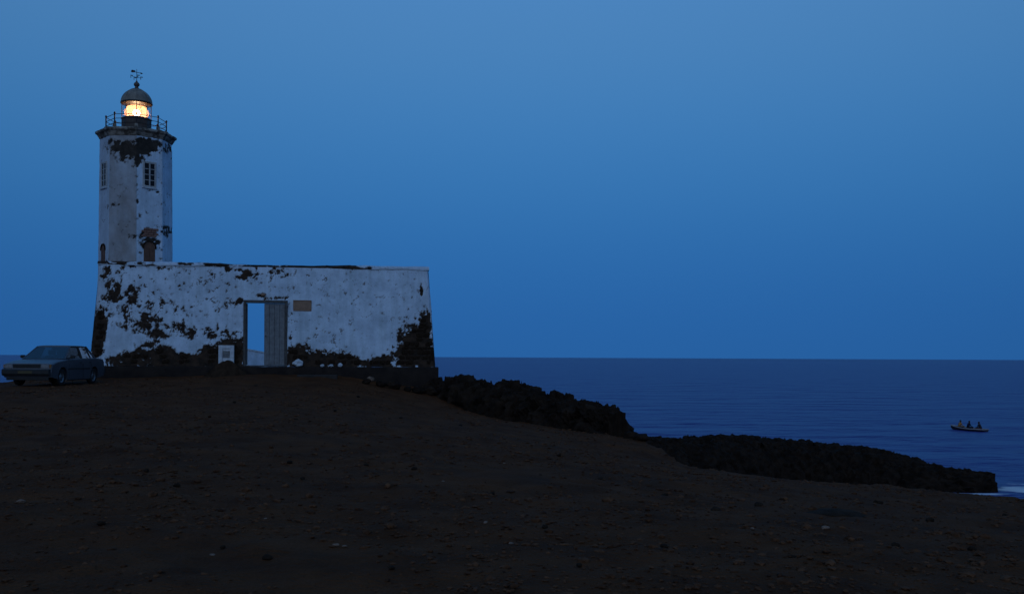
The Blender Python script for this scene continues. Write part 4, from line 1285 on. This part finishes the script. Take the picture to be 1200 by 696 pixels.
BYL, BYR = 114.2, 111.0
bowp = Vector((X_at(1114.5, BYL), BYL, 0)); sternp = Vector((X_at(1156, BYR), BYR, 0))
bdir = (bowp - sternp); BL = bdir.length; bdir.normalize()
brz = math.atan2(bdir.y, bdir.x)
bc = (bowp + sternp) / 2
boat = empty('rowing_boat', (bc.x, bc.y, -.02), brz, 'small pale rimmed rowing boat carrying three people offshore', 'boat')
boat.rotation_euler = (0, R(-1.5), brz)
def hull(off, zscale=1.0):
    n = 25
    rows = []
    for i in range(n):
        t = i / (n - 1)                       # 0 stern .. 1 bow
        x = (t - .5) * BL
        wmax = .72 * (1 - max(0, (t - .45) / .55) ** 2.3) * (.80 + .20 * min(1, t / .4))
        sheer = .25 + .24 * max(0, (t - .35) / .65) ** 2 + .04 * (1 - t) ** 2
        keel = -.14 + .34 * max(0, (t - .8) / .2) ** 2
        row = []
        for j in range(13):
            s_ = -1 + 2 * j / 12
            y = s_ * (wmax + .012) * (1 - .0 * abs(s_))
            z = keel + (sheer - keel) * abs(s_) ** 2.4
            y = math.copysign((wmax + .01) * abs(s_) ** .62, s_) if s_ else 0.0
            row.append((x, y * (1 - off / .8), z + (off if abs(s_) < .99 else 0)))
        rows.append(row)
    return np.array(rows)
Ho = hull(0)
tr_ = MB()
tr_.add([tuple(p) for p in Ho[0]], [tuple(range(13))])
hb = grid_mesh('hull', Ho, M['boat_dark'], boat, extra=tr_)
grid_mesh('hull_lining', hull(.035), M['boat_wood'], boat, flip=True)
for j in (0, 12):
    gw = MB()
    pts = [Vector(Ho[i, j]) for i in range(25)]
    for a, b_ in zip(pts[:-1], pts[1:]): gw.tube(a, b_, .055, n=6)
    gw.build('gunwale', M['boat_white'], boat)
MB().tube(Ho[0, 0], Ho[0, 12], .045, n=6).build('transom_rail', M['boat_white'], boat)
seats = [(.27, 'a'), (.02, 'b'), (-.36, 'c')]
for t, _ in seats:
    i = int((t + .5) * 24)
    w = abs(Ho[i, 12, 1]) - .03
    MB().box(t * BL - .13, t * BL + .13, -w, w, .185, .215, .005).build('thwart', M['boat_wood'], boat)

def person(name, loc, rz, shirt, pants, label, lean=.12, reach=.35):
    """seated figure, origin at the seat; one continuous skinned surface; looks along local +x"""
    J, Rr, Ed = [], [], []
    def j(p, r, par=None):
        J.append(p); Rr.append(r)
        if par is not None: Ed.append((par, len(J) - 1))
        return len(J) - 1
    L_ = lean
    pel = j((0, 0, .09), (.13, .15))
    wai = j((.02 + L_ * .2, 0, .24), (.105, .135), pel)
    che = j((.03 + L_ * .7, 0, .40), (.115, .155), wai)
    sho = j((.02 + L_, 0, .50), (.085, .12), che)
    nek = j((.03 + L_ * 1.1, 0, .575), (.052, .052), sho)
    hed = j((.055 + L_ * 1.15, 0, .66), (.085, .075), nek)
    top = j((.05 + L_ * 1.15, 0, .745), (.068, .062), hed)
    chin = j((.105 + L_ * 1.15, 0, .625), (.04, .038), hed)
    nose = j((.155 + L_ * 1.15, 0, .668), (.014, .014), hed)
    for s_ in (-1, 1):
        ear = j((.05 + L_ * 1.15, s_ * .085, .668), (.014, .018), hed)
        sh = j((.02 + L_, s_ * .185, .485), (.058, .055), sho)
        el = j((.10 + L_, s_ * .235, .27), (.042, .042), sh)
        wr = j((.10 + reach, s_ * .16, .20), (.028, .026), el)
        pa_ = j((.16 + reach, s_ * .145, .195), (.024, .036), wr)
        for q_, (dx, dy, ln_) in enumerate(((.0, -.026, .062), (.006, -.009, .070), (.004, .009, .066), (-.002, .026, .052))):
            k1 = j((.195 + reach + dx, s_ * (.145 + dy), .188), (.0095, .0095), pa_)
            j((.195 + reach + dx + ln_ * .6, s_ * (.143 + dy), .160), (.008, .008), k1)
        th = j((.165 + reach, s_ * .095, .185), (.011, .011), pa_)
        j((.20 + reach, s_ * .085, .172), (.009, .009), th)
        hp = j((.04, s_ * .10, .075), (.095, .09), pel)
        kn = j((.43, s_ * .15, .16), (.062, .06), hp)
        an = j((.46, s_ * .14, -.15), (.042, .04), kn)
        j((.58, s_ * .15, -.165), (.032, .04), an)
    me = bpy.data.meshes.new('tmp'); me.from_pydata(J, Ed, [])
    o = bpy.data.objects.new('tmp_person', me); COL.objects.link(o)
    sm = o.modifiers.new('skin', 'SKIN')
    if not me.skin_vertices: 
        bpy.context.view_layer.objects.active = o
    lay = me.skin_vertices[0].data if me.skin_vertices else None
    if lay:
        for i_, r_ in enumerate(Rr):
            lay[i_].radius = r_; lay[i_].use_root = (i_ == 0)
    sb_ = o.modifiers.new('sub', 'SUBSURF'); sb_.levels = 2; sb_.render_levels = 2
    bpy.context.view_layer.update()
    dg = bpy.context.evaluated_depsgraph_get()
    m2 = bpy.data.meshes.new_from_object(o.evaluated_get(dg)); m2.name = name
    bpy.data.objects.remove(o, do_unlink=True)
    m2.materials.clear()
    for q_ in (shirt, pants, M['skin']): m2.materials.append(q_)
    for f in m2.polygons:
        c = f.center
        mi = 0
        if c.z > .565: mi = 2
        elif c.z < .30 and c.x > .22 and abs(c.y) < .30 and c.x > reach * .6 and c.z > .14 and c.x > .30 and math.hypot(c.x - .43, c.z - .16) > .12: mi = 2
        elif c.z < .17: mi = 1
        f.material_index = mi
        f.use_smooth = True
    p = finish(name, m2, [], None, True, None, False)
    p.location = loc; p.rotation_euler = (0, 0, rz); p.scale = (1.15, 1.2, 1.15)
    hr = MB()
    bmh = bmesh.new(); bmesh.ops.create_icosphere(bmh, subdivisions=2, radius=1)
    for v in bmh.verts:
        v.co = Vector((v.co.x * .098 + .035 + L_ * 1.15, v.co.y * .092, v.co.z * .085 + .715))
        if v.co.x > .09 + L_ * 1.15: v.co.z = max(v.co.z, .715)
    hr.bm(bmh); hr.build('hair', M['hair'], p, True)
    return tag(p, label, 'person', 'people in the rowing boat')

def boat_pt(t, z):
    v = boat.matrix_basis @ Vector((t * BL, 0, z))
    return v
person('person', boat_pt(.27, .205), brz + math.pi, cloth('ochre_shirt', (.42, .20, .06)), cloth('dark_trousers', (.03, .03, .035)), 'person in ochre yellow shirt seated near the bow of the boat')
person('person', boat_pt(.02, .205), brz + math.pi, cloth('navy_shirt', (.012, .016, .035)), cloth('dark_trousers_b', (.02, .02, .025)), 'person in dark navy clothes seated midway in the boat')
person('person', boat_pt(-.36, .205), brz, cloth('charcoal_shirt', (.030, .024, .028)), cloth('reddish_trousers', (.14, .06, .055)), 'person in dark top and reddish trousers seated at the stern', .16)
